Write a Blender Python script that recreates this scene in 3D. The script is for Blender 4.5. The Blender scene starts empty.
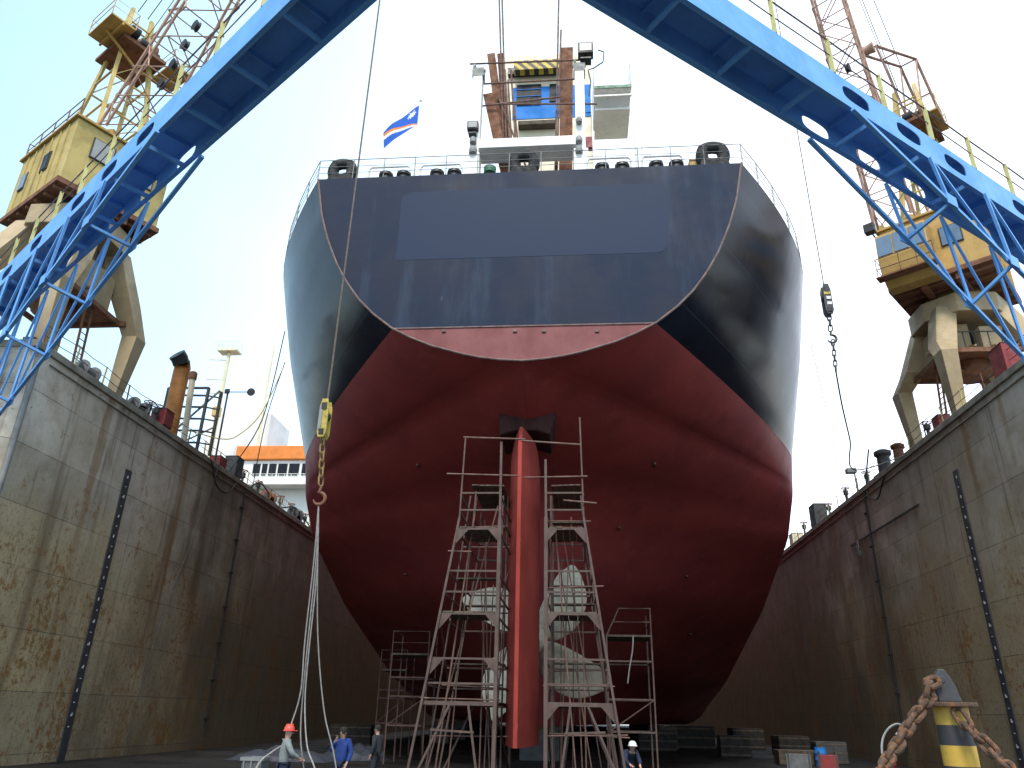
import bpy, bmesh, math, random
from mathutils import Vector, Matrix
random.seed(11)
V = Vector
sc = bpy.context.scene
COL = sc.collection
PI = math.pi

# ------------------------------------------------------------------ camera frame
FPX = 747.0
EYE = V((0, 0, 1.75))
yd = V((68, -332, FPX)).normalized()
zd = V((38, 1690, FPX)); zd = (zd - yd * zd.dot(yd)).normalized()
xd = V((yd.y * zd.z - yd.z * zd.y, yd.z * zd.x - yd.x * zd.z, yd.x * zd.y - yd.y * zd.x))
if xd.x < 0: xd = -xd
RIGHT = V((xd.x, yd.x, zd.x)); UP = V((xd.y, yd.y, zd.y)); FWD = V((xd.z, yd.z, zd.z))

def ray(px, py):
    return RIGHT * ((px - 512) / FPX) + UP * ((384 - py) / FPX) + FWD
def at(px, py, X=None, Y=None, Z=None):
    d = ray(px, py)
    if X is not None: s = (X - EYE.x) / d.x
    elif Y is not None: s = (Y - EYE.y) / d.y
    else: s = (Z - EYE.z) / d.z
    return EYE + d * s

# ------------------------------------------------------------------ mesh builder
class MB:
    def __init__(s): s.v = []; s.f = []; s.m = []; s.cur = 0
    def add(s, vs, fs):
        o = len(s.v); s.v += [V(p) for p in vs]
        for f in fs: s.f.append(tuple(i + o for i in f)); s.m.append(s.cur)
        return s
    def frame_box(s, c, ax, ay, az):
        c = V(c); vs = []
        for k in (-1, 1):
            for j in (-1, 1):
                for i in (-1, 1): vs.append(c + ax * i + ay * j + az * k)
        fs = [(0,2,3,1),(4,5,7,6),(0,1,5,4),(2,6,7,3),(0,4,6,2),(1,3,7,5)]
        if ax.cross(ay).dot(az) < 0: fs = [f[::-1] for f in fs]
        return s.add(vs, fs)
    def box(s, c, size, rz=0.0):
        a = V((math.cos(rz), math.sin(rz), 0)); b = V((-math.sin(rz), math.cos(rz), 0))
        return s.frame_box(c, a * size[0] / 2, b * size[1] / 2, V((0, 0, size[2] / 2)))
    def bar(s, p, q, w, h=None, up=V((0, 0, 1))):
        p = V(p); q = V(q); h = h or w
        d = q - p; L = d.length
        if L < 1e-6: return s
        d /= L
        if abs(d.dot(up)) > .98: up = V((1, 0, 0)) if abs(d.x) < .9 else V((0, 1, 0))
        a = d.cross(up).normalized(); b = a.cross(d).normalized()
        return s.frame_box((p + q) / 2, a * w / 2, b * h / 2, d * L / 2)
    def tube(s, pts, r, n=8, closed=False, cap=True):
        pts = [V(p) for p in pts]; N = len(pts)
        rs = r if isinstance(r, (list, tuple)) else [r] * N
        rings = []; prev = None
        for i, p in enumerate(pts):
            if closed: t = pts[(i + 1) % N] - pts[i - 1]
            else: t = pts[min(i + 1, N - 1)] - pts[max(i - 1, 0)]
            t.normalize()
            if prev is None:
                u = V((0, 0, 1)) if abs(t.z) < .9 else V((1, 0, 0))
                a = t.cross(u).normalized()
            else:
                a = (prev - t * prev.dot(t))
                a = a.normalized() if a.length > 1e-6 else t.orthogonal().normalized()
            prev = a; b = t.cross(a)
            rings.append([p + (a * math.cos(2*PI*k/n) + b * math.sin(2*PI*k/n)) * rs[i] for k in range(n)])
        vs = [q for ring in rings for q in ring]; fs = []
        for i in range(N if closed else N - 1):
            j = (i + 1) % N
            for k in range(n):
                k2 = (k + 1) % n
                fs.append((i*n+k, i*n+k2, j*n+k2, j*n+k))
        if cap and not closed:
            fs.append(tuple(range(n))[::-1]); fs.append(tuple((N-1)*n + k for k in range(n)))
        return s.add(vs, fs)
    def pipe(s, p, q, r, n=8): return s.tube([p, q], r, n)
    def prism(s, poly, d):          # planar polygon (3D points) extruded by vector d
        poly = [V(p) for p in poly]; n = len(poly); d = V(d)
        nn = V((0, 0, 0))
        for i in range(n): nn += poly[i].cross(poly[(i + 1) % n])
        if nn.dot(d) < 0: poly = poly[::-1]
        vs = poly + [p + d for p in poly]
        fs = [tuple(range(n))[::-1], tuple(range(n, 2 * n))]
        for i in range(n):
            j = (i + 1) % n; fs.append((i, j, n + j, n + i))
        return s.add(vs, fs)
    def loft(s, sections, cap=True):
        n = len(sections[0]); vs = [p for sct in sections for p in sct]; fs = []
        for i in range(len(sections) - 1):
            for k in range(n):
                k2 = (k + 1) % n
                fs.append((i*n+k, i*n+k2, (i+1)*n+k2, (i+1)*n+k))
        if cap:
            fs.append(tuple(range(n))[::-1]); fs.append(tuple((len(sections)-1)*n + k for k in range(n)))
        return s.add(vs, fs)
    def lathe(s, c, axis, prof, n=20):     # prof: (radius, distance along axis)
        c = V(c); ax = V(axis).normalized(); a = ax.orthogonal().normalized(); b = ax.cross(a)
        secs = [[c + ax * h + (a * math.cos(2*PI*k/n) + b * math.sin(2*PI*k/n)) * max(r, 1e-4) for k in range(n)] for r, h in prof]
        return s.loft(secs)
    def build(s, name, mats, parent=None, smooth=False, bevel=0.0, fixn=True):
        org = ORG.get(parent.name, V((0, 0, 0))) if parent else V((0, 0, 0))
        me = bpy.data.meshes.new(name)
        me.from_pydata([p - org for p in s.v], [], s.f)
        if not isinstance(mats, (list, tuple)): mats = [mats]
        for m in mats: me.materials.append(m)
        me.polygons.foreach_set('material_index', s.m)
        if fixn:
            bm = bmesh.new(); bm.from_mesh(me)
            bmesh.ops.recalc_face_normals(bm, faces=bm.faces); bm.to_mesh(me); bm.free()
        if smooth:
            me.polygons.foreach_set('use_smooth', [True] * len(me.polygons))
            try: me.set_sharp_from_angle(angle=math.radians(38))
            except Exception: pass
        o = bpy.data.objects.new(name, me); COL.objects.link(o)
        if parent: o.parent = parent; ORG[o.name] = org
        if bevel:
            md = o.modifiers.new('Bevel', 'BEVEL'); md.width = bevel; md.segments = 2; md.limit_method = 'ANGLE'
        return o
def build_each(mb, name, mats, parent=None, **kw):
    par = list(range(len(mb.v)))
    def find(i):
        while par[i] != i: par[i] = par[par[i]]; i = par[i]
        return i
    for f in mb.f:
        for i in f[1:]: par[find(i)] = find(f[0])
    comps = {}
    for fi, f in enumerate(mb.f): comps.setdefault(find(f[0]), []).append(fi)
    out = []
    for fs in comps.values():
        m2 = MB(); mp = {}
        for fi in fs:
            g = []
            for i in mb.f[fi]:
                if i not in mp: mp[i] = len(m2.v); m2.v.append(mb.v[i])
                g.append(mp[i])
            m2.f.append(tuple(g)); m2.m.append(mb.m[fi])
        out.append(m2.build(name, mats, parent, **kw))
    return out
ORG = {}

def tag(o, label, cat, group=None, kind=None):
    if label: o['label'] = label
    if cat: o['category'] = cat
    if group: o['group'] = group
    if kind: o['kind'] = kind
    return o
def thing(name, loc, label, cat, group=None):
    o = bpy.data.objects.new(name, None); COL.objects.link(o)
    o.empty_display_size = .3; o.location = loc; ORG[o.name] = V(loc)
    return tag(o, label, cat, group)

# ------------------------------------------------------------------ materials
class NT:
    def __init__(s, name):
        s.mat = bpy.data.materials.new(name); s.mat.use_nodes = True
        s.t = s.mat.node_tree; s.b = s.t.nodes['Principled BSDF']
        s.co = s.t.nodes.new('ShaderNodeTexCoord').outputs['Object']
    def n(s, ty, **kw):
        x = s.t.nodes.new(ty)
        for k, v in kw.items(): setattr(x, k, v)
        return x
    def link(s, a, b): s.t.links.new(a, b)
    def mapping(s, scale=(1,1,1), loc=(0,0,0)):
        m = s.n('ShaderNodeMapping'); s.link(s.co, m.inputs['Vector'])
        m.inputs['Scale'].default_value = scale; m.inputs['Location'].default_value = loc
        return m.outputs[0]
    def noise(s, scale=1, detail=5, rough=.6, vec=None, dist=0):
        x = s.n('ShaderNodeTexNoise'); x.inputs['Scale'].default_value = scale
        x.inputs['Detail'].default_value = detail; x.inputs['Roughness'].default_value = rough
        x.inputs['Distortion'].default_value = dist
        s.link(vec if vec is not None else s.co, x.inputs['Vector'])
        return x.outputs['Fac']
    def ramp(s, fac, a, b, ca=0.0, cb=1.0):
        x = s.n('ShaderNodeMapRange'); x.interpolation_type = 'SMOOTHSTEP'
        s.link(fac, x.inputs['Value'])
        x.inputs['From Min'].default_value = a; x.inputs['From Max'].default_value = b
        x.inputs['To Min'].default_value = ca; x.inputs['To Max'].default_value = cb
        return x.outputs[0]
    def math(s, op, a, b=None):
        x = s.n('ShaderNodeMath', operation=op)
        for i, q in enumerate((a, b)):
            if q is None: continue
            if isinstance(q, (int, float)): x.inputs[i].default_value = q
            else: s.link(q, x.inputs[i])
        return x.outputs[0]
    def mix(s, fac, a, b):
        x = s.n('ShaderNodeMix', data_type='RGBA')
        if isinstance(fac, (int, float)): x.inputs[0].default_value = fac
        else: s.link(fac, x.inputs[0])
        for i, q in ((6, a), (7, b)):
            if isinstance(q, tuple): x.inputs[i].default_value = (*q[:3], 1)
            else: s.link(q, x.inputs[i])
        return x.outputs[2]
    def xyz(s):
        x = s.n('ShaderNodeSeparateXYZ'); s.link(s.co, x.inputs[0]); return x.outputs
    def bump(s, h, strength=.3, dist=.02):
        x = s.n('ShaderNodeBump'); x.inputs['Strength'].default_value = strength; x.inputs['Distance'].default_value = dist
        s.link(h, x.inputs['Height']); s.link(x.outputs[0], s.b.inputs['Normal'])
    def done(s, col, rough=.6, metal=0.0, spec=.5):
        if isinstance(col, tuple): s.b.inputs['Base Color'].default_value = (*col[:3], 1)
        else: s.link(col, s.b.inputs['Base Color'])
        if isinstance(rough, (int, float)): s.b.inputs['Roughness'].default_value = rough
        else: s.link(rough, s.b.inputs['Roughness'])
        s.b.inputs['Metallic'].default_value = metal
        s.b.inputs['Specular IOR Level'].default_value = spec
        return s.mat

def paint(name, col, rough=.5, dirt=.35, rust=0.0, scale=1.0, rustcol=(.17, .06, .025), spec=.5, bump=.12):
    """painted steel: uneven tone, vertical grime runs, optional rust blooms"""
    t = NT(name)
    n1 = t.noise(1.3 * scale, 6, .65)
    n2 = t.noise(1.0, 4, .6, t.mapping((3 * scale, 3 * scale, .25 * scale)))
    dk = tuple(c * (1 - dirt) for c in col)
    c = t.mix(t.ramp(n1, .35, .7), col, dk)
    c = t.mix(t.ramp(n2, .52, .75, 0, .55), c, tuple(x * .55 + y * .12 for x, y in zip(col, (.3, .25, .2))))
    if rust > 0:
        n3 = t.noise(3.2 * scale, 8, .7)
        lo = .72 - .3 * rust
        m = t.ramp(n3, lo, lo + .09)
        rc = t.mix(t.noise(14 * scale, 3), rustcol, tuple(x * 1.9 for x in rustcol))
        c = t.mix(m, c, rc)
    t.bump(t.noise(9 * scale, 4), bump, .02)
    return t.done(c, t.ramp(n1, .3, .7, max(rough - .1, .05), min(rough + .15, 1)), 0, spec)

M = {}
M['gangway_blue'] = paint('blue_paint', (.145, .40, .84), .5, .18, .13, .7)  # one blue paint shared by every gangway part
M['yellow'] = paint('crane_yellow', (.54, .40, .125), .55, .35, .32, .6)
M['yellow2'] = paint('crane_ochre', (.50, .31, .085), .6, .35, .38, .6)
M['beige'] = paint('crane_leg_beige', (.44, .33, .19), .6, .35, .28, .5)
M['rust'] = paint('rusty_steel', (.22, .10, .055), .85, .5, .6, 1.6)
M['hoist'] = paint('greased_rope', (.15, .115, .09), .7, .3, 0, 5)
M['dimsteel'] = paint('dim_rusty_pipe', (.10, .055, .045), .8, .4, .3, 2)
M['rustpole'] = paint('rusty_red_pipe', (.18, .098, .075), .7, .4, .35, 2.5)
M['scaf'] = paint('scaffold_pink_paint', (.10, .060, .048), .6, .35, .38, 2.2)
M['plank'] = paint('weathered_plank', (.11, .085, .062), .9, .5, .1, 2)
M['jib'] = paint('jib_red_lead', (.48, .28, .20), .65, .4, .4, 1.5)
M['railyel'] = paint('pale_yellow_post', (.62, .55, .20), .55, .3, .2, 1.5)
M['dark'] = paint('black_steel', (.02, .02, .023), .5, .3, .05, 2)
M['darkgrey'] = paint('dark_grey_steel', (.055, .055, .06), .6, .4, .2, 1.5)
M['grey'] = paint('grey_steel', (.26, .26, .25), .6, .35, .25, 1.2)
M['white'] = paint('white_paint', (.80, .79, .76), .45, .12, .07, .8)
M['cream'] = paint('cream_paint', (.72, .64, .47), .5, .15, .08, .7)
M['bandblue'] = paint('band_blue', (.025, .20, .60), .6, .2, 0, 1, spec=.15)
M['orange'] = paint('orange_paint', (.75, .22, .03), .5, .2, .08, 1)
M['orangepipe'] = paint('orange_pipe_paint', (.60, .235, .055), .6, .4, .38, 1.2)
M['red'] = paint('red_paint', (.26, .03, .028), .5, .3, .1, 2)
M['rudder'] = paint('rudder_red_lead', (.44, .080, .055), .6, .16, .0, .7)
def rudder_mat():
    t = NT('rudder_red_lead'); a = t.noise(.7, 6, .6); b = t.noise(1, 9, .78, t.mapping((2.2, 2.2, 1.0)))
    c = t.mix(t.ramp(a, .3, .7), (.38, .066, .050), (.30, .050, .042))
    c = t.mix(t.ramp(b, .64, .70, 0, .7), c, (.48, .34, .26))
    c = t.mix(t.ramp(t.noise(3, 7, .7), .56, .68, 0, .4), c, (.22, .045, .04))
    t.bump(b, .2, .02)
    return t.done(c, .8, 0, .12)
M['rudder'] = rudder_mat()
M['prop'] = paint('primed_bronze', (.80, .73, .56), .6, .4, .0, 1.2)
M['rope'] = paint('rope_fibre', (.36, .33, .30), .9, .3, 0, 8)
M['wire'] = paint('steel_wire', (.07, .065, .06), .6, .3, 0, 5)
M['rubber'] = paint('black_rubber', (.018, .018, .02), .75, .3, 0, 4)
M['palemast'] = paint('pale_mast_paint', (.74, .70, .46), .5, .15, .1, 1)
M['crate_dark'] = paint('near_black_timber', (.03, .026, .023), .9, .4, .1, 2)
M['dirtywhite'] = paint('dirty_white', (.14, .14, .14), .8, .4, .3, 2)
M['tarp'] = paint('blue_grey_tarp', (.03, .037, .055), .7, .3, 0, 2)
M['green'] = paint('green_paint', (.03, .16, .09), .5, .3, 0, 3)
M['skin'] = paint('skin', (.46, .27, .19), .55, .15, 0, 6, bump=.03)
M['cl_grey'] = paint('grey_cloth', (.24, .27, .26), .9, .3, 0, 6)
M['cl_navy'] = paint('navy_cloth', (.018, .026, .06), .9, .3, 0, 6)
M['cl_blue'] = paint('bright_blue_cloth', (.02, .055, .25), .85, .3, 0, 6)
M['cl_dark'] = paint('dark_cloth', (.025, .025, .03), .9, .3, 0, 6)
M['hat_red'] = paint('red_helmet', (.75, .09, .06), .35, .1, 0, 4)
M['hat_white'] = paint('white_helmet', (.82, .82, .80), .35, .1, 0, 4)
M['hair'] = paint('dark_hair', (.02, .015, .012), .8, .2, 0, 20)
M['shipfar'] = paint('far_white', (.78, .77, .74), .5, .1, .05, .3)
M['chain'] = paint('rusty_chain', (.10, .058, .036), .85, .5, .7, 9, rustcol=(.14, .056, .02), bump=.4)
M['chainyel'] = paint('yellow_chain', (.30, .20, .07), .7, .5, .5, 6)
M['hookyel'] = paint('hook_yellow', (.55, .43, .08), .6, .5, .45, 4)

def glass_mat(name, col, rough=.12):
    t = NT(name); n = t.noise(2, 2)
    return t.done(t.mix(n, col, tuple(c * .6 for c in col)), rough, 0, .25)
M['glass'] = paint('dark_window_glass', (.02, .024, .032), .35, .3, 0, 1, spec=.06, bump=.02)
M['glassblue'] = glass_mat('cab_window_glass', (.16, .24, .34))
M['glasspale'] = glass_mat('pale_window_glass', (.42, .42, .40), .25)

def hull_black():
    t = NT('topside_black')
    st = t.noise(1, 6, .6, t.mapping((.35, .35, .035)), 0)
    sm = t.noise(1, 7, .65, t.mapping((.9, .9, .25)))
    blot = t.noise(.35, 5, .6)
    c = t.mix(t.ramp(st, .45, .75), (.006, .009, .018), (.013, .019, .034))
    c = t.mix(t.ramp(sm, .60, .78, 0, .35), c, (.06, .072, .09))
    x = t.xyz()
    seam = t.math('LESS_THAN', t.math('FRACT', t.math('MULTIPLY', x[2], .36)), .012)
    c = t.mix(t.math('MULTIPLY', seam, .35), c, (.08, .085, .095))
    h = t.math('ADD', t.noise(1, 3, .5, t.mapping((.5, .22, .9))), t.math('MULTIPLY', sm, .18))
    fr = t.math('SINE', t.math('MULTIPLY', x[1], 8.4)); fz = t.math('SINE', t.math('MULTIPLY', x[2], 2.6))
    dent = t.math('MULTIPLY', t.math('MULTIPLY', fr, t.math('ADD', fz, 1.4)), t.math('MULTIPLY', t.noise(.6, 3), .035))
    t.bump(t.math('ADD', h, dent), .16, .06)
    return t.done(c, t.ramp(blot, .3, .7, .17, .26), 0, .13)
def transom_black():
    t = NT('transom_navy_black')
    st = t.math('ADD', t.noise(1, 7, .68, t.mapping((.55, .55, .07))), t.math('MULTIPLY', t.math('SUBTRACT', t.noise(.28, 4), .5), .35))
    big = t.noise(.3, 5, .6)
    c = t.mix(t.ramp(big, .3, .7), (.0028, .009, .027), (.006, .017, .045))
    c = t.mix(t.ramp(st, .48, .68, 0, .5), c, (.036, .060, .102))
    sc_ = t.noise(1, 9, .75, t.mapping((2.5, 2.5, .5)))
    c = t.mix(t.ramp(sc_, .64, .72, 0, .35), c, (.20, .23, .27))
    t.bump(t.noise(.6, 3), .25, .06)
    return t.done(c, t.ramp(big, .3, .7, .5, .68), 0, .22)
def hull_red():
    t = NT('antifouling_red')
    x = t.xyz()
    st = t.noise(1, 7, .65, t.mapping((.45, .45, .12)))
    big = t.noise(.22, 5, .6)
    c = t.mix(t.ramp(big, .32, .68), (.40, .066, .064), (.30, .050, .052))
    vy = t.math('FLOOR', t.math('MULTIPLY', x[1], .16)); vz = t.math('FLOOR', t.math('MULTIPLY', x[2], .42))
    cx = t.n('ShaderNodeCombineXYZ'); t.link(vy, cx.inputs[0]); t.link(vz, cx.inputs[1])
    wn = t.n('ShaderNodeTexWhiteNoise', noise_dimensions='2D'); t.link(cx.outputs[0], wn.inputs['Vector'])
    c = t.mix(t.ramp(wn.outputs['Value'], 0, 1, 0, .2), c, (.20, .035, .045))
    c = t.mix(t.ramp(st, .50, .72, 0, .55), c, (.19, .036, .04))
    blot = t.noise(1.1, 8, .7)
    c = t.mix(t.ramp(blot, .56, .66, 0, .4), c, (.42, .10, .085))
    sc_ = t.noise(1, 9, .78, t.mapping((1.6, .5, 2.2), (4, 2, 1)))
    c = t.mix(t.ramp(sc_, .66, .72, 0, .6), c, (.42, .25, .17))
    fz = t.math('LESS_THAN', t.math('FRACT', t.math('MULTIPLY', x[2], .42)), .012)
    fy = t.math('LESS_THAN', t.math('FRACT', t.math('MULTIPLY', x[1], .16)), .006)
    seam = t.math('MAXIMUM', t.math('MULTIPLY', fz, .35), fy)
    c = t.mix(t.math('MULTIPLY', seam, .22), c, (.42, .14, .12))
    dent = t.math('MULTIPLY', t.math('SINE', t.math('MULTIPLY', x[1], 8.4)), t.math('MULTIPLY', t.noise(.6, 3), .12))
    t.bump(t.math('ADD', t.math('ADD', t.noise(.5, 4), dent), t.math('MULTIPLY', seam, .06)), .4, .06)
    return t.done(c, t.ramp(big, .3, .7, .5, .68), 0, .35)
M['hullblack'] = hull_black(); M['transom'] = transom_black(); M['hullred'] = hull_red()
M['transomred'] = paint('transom_red', (.20, .040, .040), .55, .25, 0, .5)
M['trunk'] = paint('trunk_dark_red', (.05, .012, .012), .8, .3, 0, 1)
def patch_mat():
    t = NT('name_blur_navy'); n = t.noise(.5, 4); t.bump(t.noise(.6, 3), .15, .05)
    return t.done(t.mix(n, (.0115, .025, .058), (.0145, .029, .065)), .6, 0, .2)
M['patch'] = patch_mat()  # navy for the panel that stands for the blurred name
M['bead'] = paint('weld_bead', (.20, .13, .115), .7, .4, .4, 2)

def wall_mat(name, seed, rustiness, lt=1.0, runs=(), shade_shift=0.0):
    t = NT(name)
    x = t.xyz()
    big = t.noise(.12, 5, .6, t.mapping((1, 1, 1), (seed, seed * 2, 0)))
    med = t.noise(.8, 7, .65, t.mapping((1, 1, 1), (seed, 0, 3)))
    c = t.mix(t.ramp(big, .3, .7), (.43 * lt, .385 * lt, .325 * lt), (.27 * lt, .218 * lt, .160 * lt))
    c = t.mix(t.ramp(med, .4, .75, 0, .55), c, (.24, .17, .095))
    # lower plating: yellowish, mottled with scale (old tide zone)
    wob = t.math('ADD', x[2], t.math('MULTIPLY', t.math('SUBTRACT', t.noise(.25, 4, .6), .5), 9.0))
    low = t.ramp(wob, 11.0, 6.0)
    c = t.mix(t.math('MULTIPLY', low, .8), c, (.31 * lt, .23 * lt, .12 * lt))
    # ragged brown rust tone, also painting in shade on the inner, lower plating
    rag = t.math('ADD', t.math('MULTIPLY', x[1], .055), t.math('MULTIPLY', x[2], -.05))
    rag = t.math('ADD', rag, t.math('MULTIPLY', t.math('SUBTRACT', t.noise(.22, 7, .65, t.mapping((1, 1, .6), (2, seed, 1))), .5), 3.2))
    c = t.mix(t.ramp(rag, -.1 + shade_shift, 1.0 + shade_shift, 0, .78), c, t.mix(med, (.075, .052, .034), (.135, .095, .058)))
    # plate tone steps
    vy = t.math('FLOOR', t.math('MULTIPLY', x[1], 1 / 6.3)); vz = t.math('FLOOR', t.math('MULTIPLY', x[2], 1 / 2.15))
    cx = t.n('ShaderNodeCombineXYZ'); t.link(vy, cx.inputs[0]); t.link(vz, cx.inputs[1])
    wn = t.n('ShaderNodeTexWhiteNoise', noise_dimensions='2D'); t.link(cx.outputs[0], wn.inputs['Vector'])
    c = t.mix(t.ramp(wn.outputs['Value'], 0, 1, 0, .28), c, (.17, .15, .12))
    # vertical runs of rust
    run = t.noise(1, 5, .6, t.mapping((.9, .55, .05), (0, seed, 0)))
    c = t.mix(t.ramp(run, .55, .70, 0, .6), c, (.13, .075, .035))
    run2 = t.noise(1, 6, .7, t.mapping((3.2, 3.2, .12), (0, seed + 7, 0)))
    c = t.mix(t.ramp(run2, .54, .70, 0, .65), c, (.075, .056, .038))
    # long orange runs from particular scuppers at the coping
    for (y0, wd, z_end, amt) in runs:
        dy = t.math('ABSOLUTE', t.math('SUBTRACT', t.math('ADD', x[1], t.math('MULTIPLY', t.noise(.5, 4), .5)), y0 + .25))
        lat = t.ramp(dy, wd, wd * .2); lon = t.ramp(x[2], z_end, z_end + 5)
        c = t.mix(t.math('MULTIPLY', t.math('MULTIPLY', lat, lon), t.ramp(run2, .3, .6, amt * .5, amt)), c, (.24, .125, .04))
    # blooms of rust
    clus = t.math('MULTIPLY', t.math('SUBTRACT', t.noise(.45, 4, .6, t.mapping((1, 1, 1), (0, seed, 9))), .5), .45)
    sp = t.math('ADD', t.noise(3.4, 12, .80, t.mapping((1, 1, .8), (0, seed, 5))), clus)
    thr = t.math('SUBTRACT', sp, t.math('MULTIPLY', low, .055 * rustiness))
    spot = t.ramp(t.math('ADD', sp, t.math('MULTIPLY', low, .075 * rustiness)), .585, .67, 0, .85)
    c = t.mix(spot, c, t.mix(t.noise(6, 4), (.17, .07, .022), (.34, .17, .045)))
    fine = t.noise(7, 8, .75)
    c = t.mix(t.math('MULTIPLY', t.ramp(fine, .52, .64), t.math('ADD', t.math('MULTIPLY', low, .5), .12)), c, (.13, .07, .03))
    # welded seams
    fz = t.math('FRACT', t.math('MULTIPLY', x[2], 1 / 2.15)); fy = t.math('FRACT', t.math('MULTIPLY', x[1], 1 / 6.3))
    s1 = t.math('LESS_THAN', fz, .014); s2 = t.math('MULTIPLY', t.math('LESS_THAN', fy, .006), .5)
    seam = t.math('MAXIMUM', s1, s2)
    c = t.mix(t.math('MULTIPLY', seam, t.ramp(med, .3, .6, .2, .8)), c, (.075, .06, .045))
    h = t.math('ADD', t.math('MULTIPLY', spot, .25), t.math('ADD', t.noise(.55, 3), t.math('MULTIPLY', seam, .3)))
    t.bump(h, .35, .05)
    return t.done(c, t.ramp(med, .3, .7, .6, .85), 0, .3)
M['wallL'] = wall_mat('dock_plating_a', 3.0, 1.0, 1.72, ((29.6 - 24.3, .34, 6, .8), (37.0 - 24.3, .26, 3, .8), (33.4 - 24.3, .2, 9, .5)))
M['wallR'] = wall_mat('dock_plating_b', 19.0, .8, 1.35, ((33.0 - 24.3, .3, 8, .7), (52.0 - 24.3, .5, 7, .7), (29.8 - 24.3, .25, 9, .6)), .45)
M['coping'] = paint('coping_steel', (.30, .27, .21), .7, .45, .42, .9)
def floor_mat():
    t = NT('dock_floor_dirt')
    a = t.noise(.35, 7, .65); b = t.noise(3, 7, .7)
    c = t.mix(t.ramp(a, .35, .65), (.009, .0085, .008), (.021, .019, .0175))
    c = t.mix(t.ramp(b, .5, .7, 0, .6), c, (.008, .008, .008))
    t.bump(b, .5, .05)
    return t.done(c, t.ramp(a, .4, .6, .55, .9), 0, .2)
M['floor'] = floor_mat()
M['quay'] = paint('quay_concrete', (.085, .08, .072), .85, .35, .1, .4)
def water_mat():
    t = NT('harbour_water'); t.bump(t.noise(.6, 5), .4, .15)
    return t.done((.02, .04, .045), .12, 0, .5)
M['water'] = water_mat()
def hazard(name, a, b, axis, period, slope_axis=None, slope=0.0, off=0.0):
    t = NT(name); x = t.xyz()
    v = t.math('SUBTRACT', x[axis], off)
    if slope_axis is not None: v = t.math('ADD', v, t.math('MULTIPLY', x[slope_axis], slope))
    fr = t.math('FRACT', t.math('MULTIPLY', v, 1 / period))
    m = t.math('LESS_THAN', fr, .5)
    n = t.noise(5, 8, .7)
    c = t.mix(m, a, b)
    c = t.mix(t.ramp(n, .60, .70, 0, .85), c, (.22, .09, .03))
    c = t.mix(t.ramp(t.noise(2, 5), .4, .7, 0, .35), c, (.12, .09, .06))
    t.bump(n, .2, .01)
    return t.done(c, .55, 0, .4)
M['hazard'] = hazard('hazard_stripe', (.62, .44, .03), (.03, .03, .03), 0, .62, 2, .9)
M['post'] = hazard('post_bands', (.60, .375, .055), (.030, .033, .045), 2, .30, off=1.895)

# ------------------------------------------------------------------ setting
WL, WR, WT = -20.9, 17.3, 14.75
FZ = -.35
WTH = 6.0
m = MB(); m.add([(-120, -60, FZ), (120, -60, FZ), (120, 15.0, FZ), (-120, 15.0, FZ)], [(0, 1, 2, 3)])
tag(m.build('quay', M['quay']), None, None, kind='structure')
m = MB(); m.add([(-120, 15.0, FZ), (120, 15.0, FZ), (120, 24.0, FZ), (-120, 24.0, FZ)], [(0, 1, 2, 3)])
m.add([(-28, 24.0, FZ), (24.5, 24.0, FZ), (24.5, 230, FZ), (-28, 230, FZ)], [(0, 1, 2, 3)])
tag(m.build('dock_floor', M['floor']), None, None, kind='structure')
m = MB(); m.add([(-3000, 24, -1.5), (3000, 24, -1.5), (3000, 6000, -1.5), (-3000, 6000, -1.5)], [(0, 1, 2, 3)])
tag(m.build('water', M['water']), None, None, kind='structure')

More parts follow.
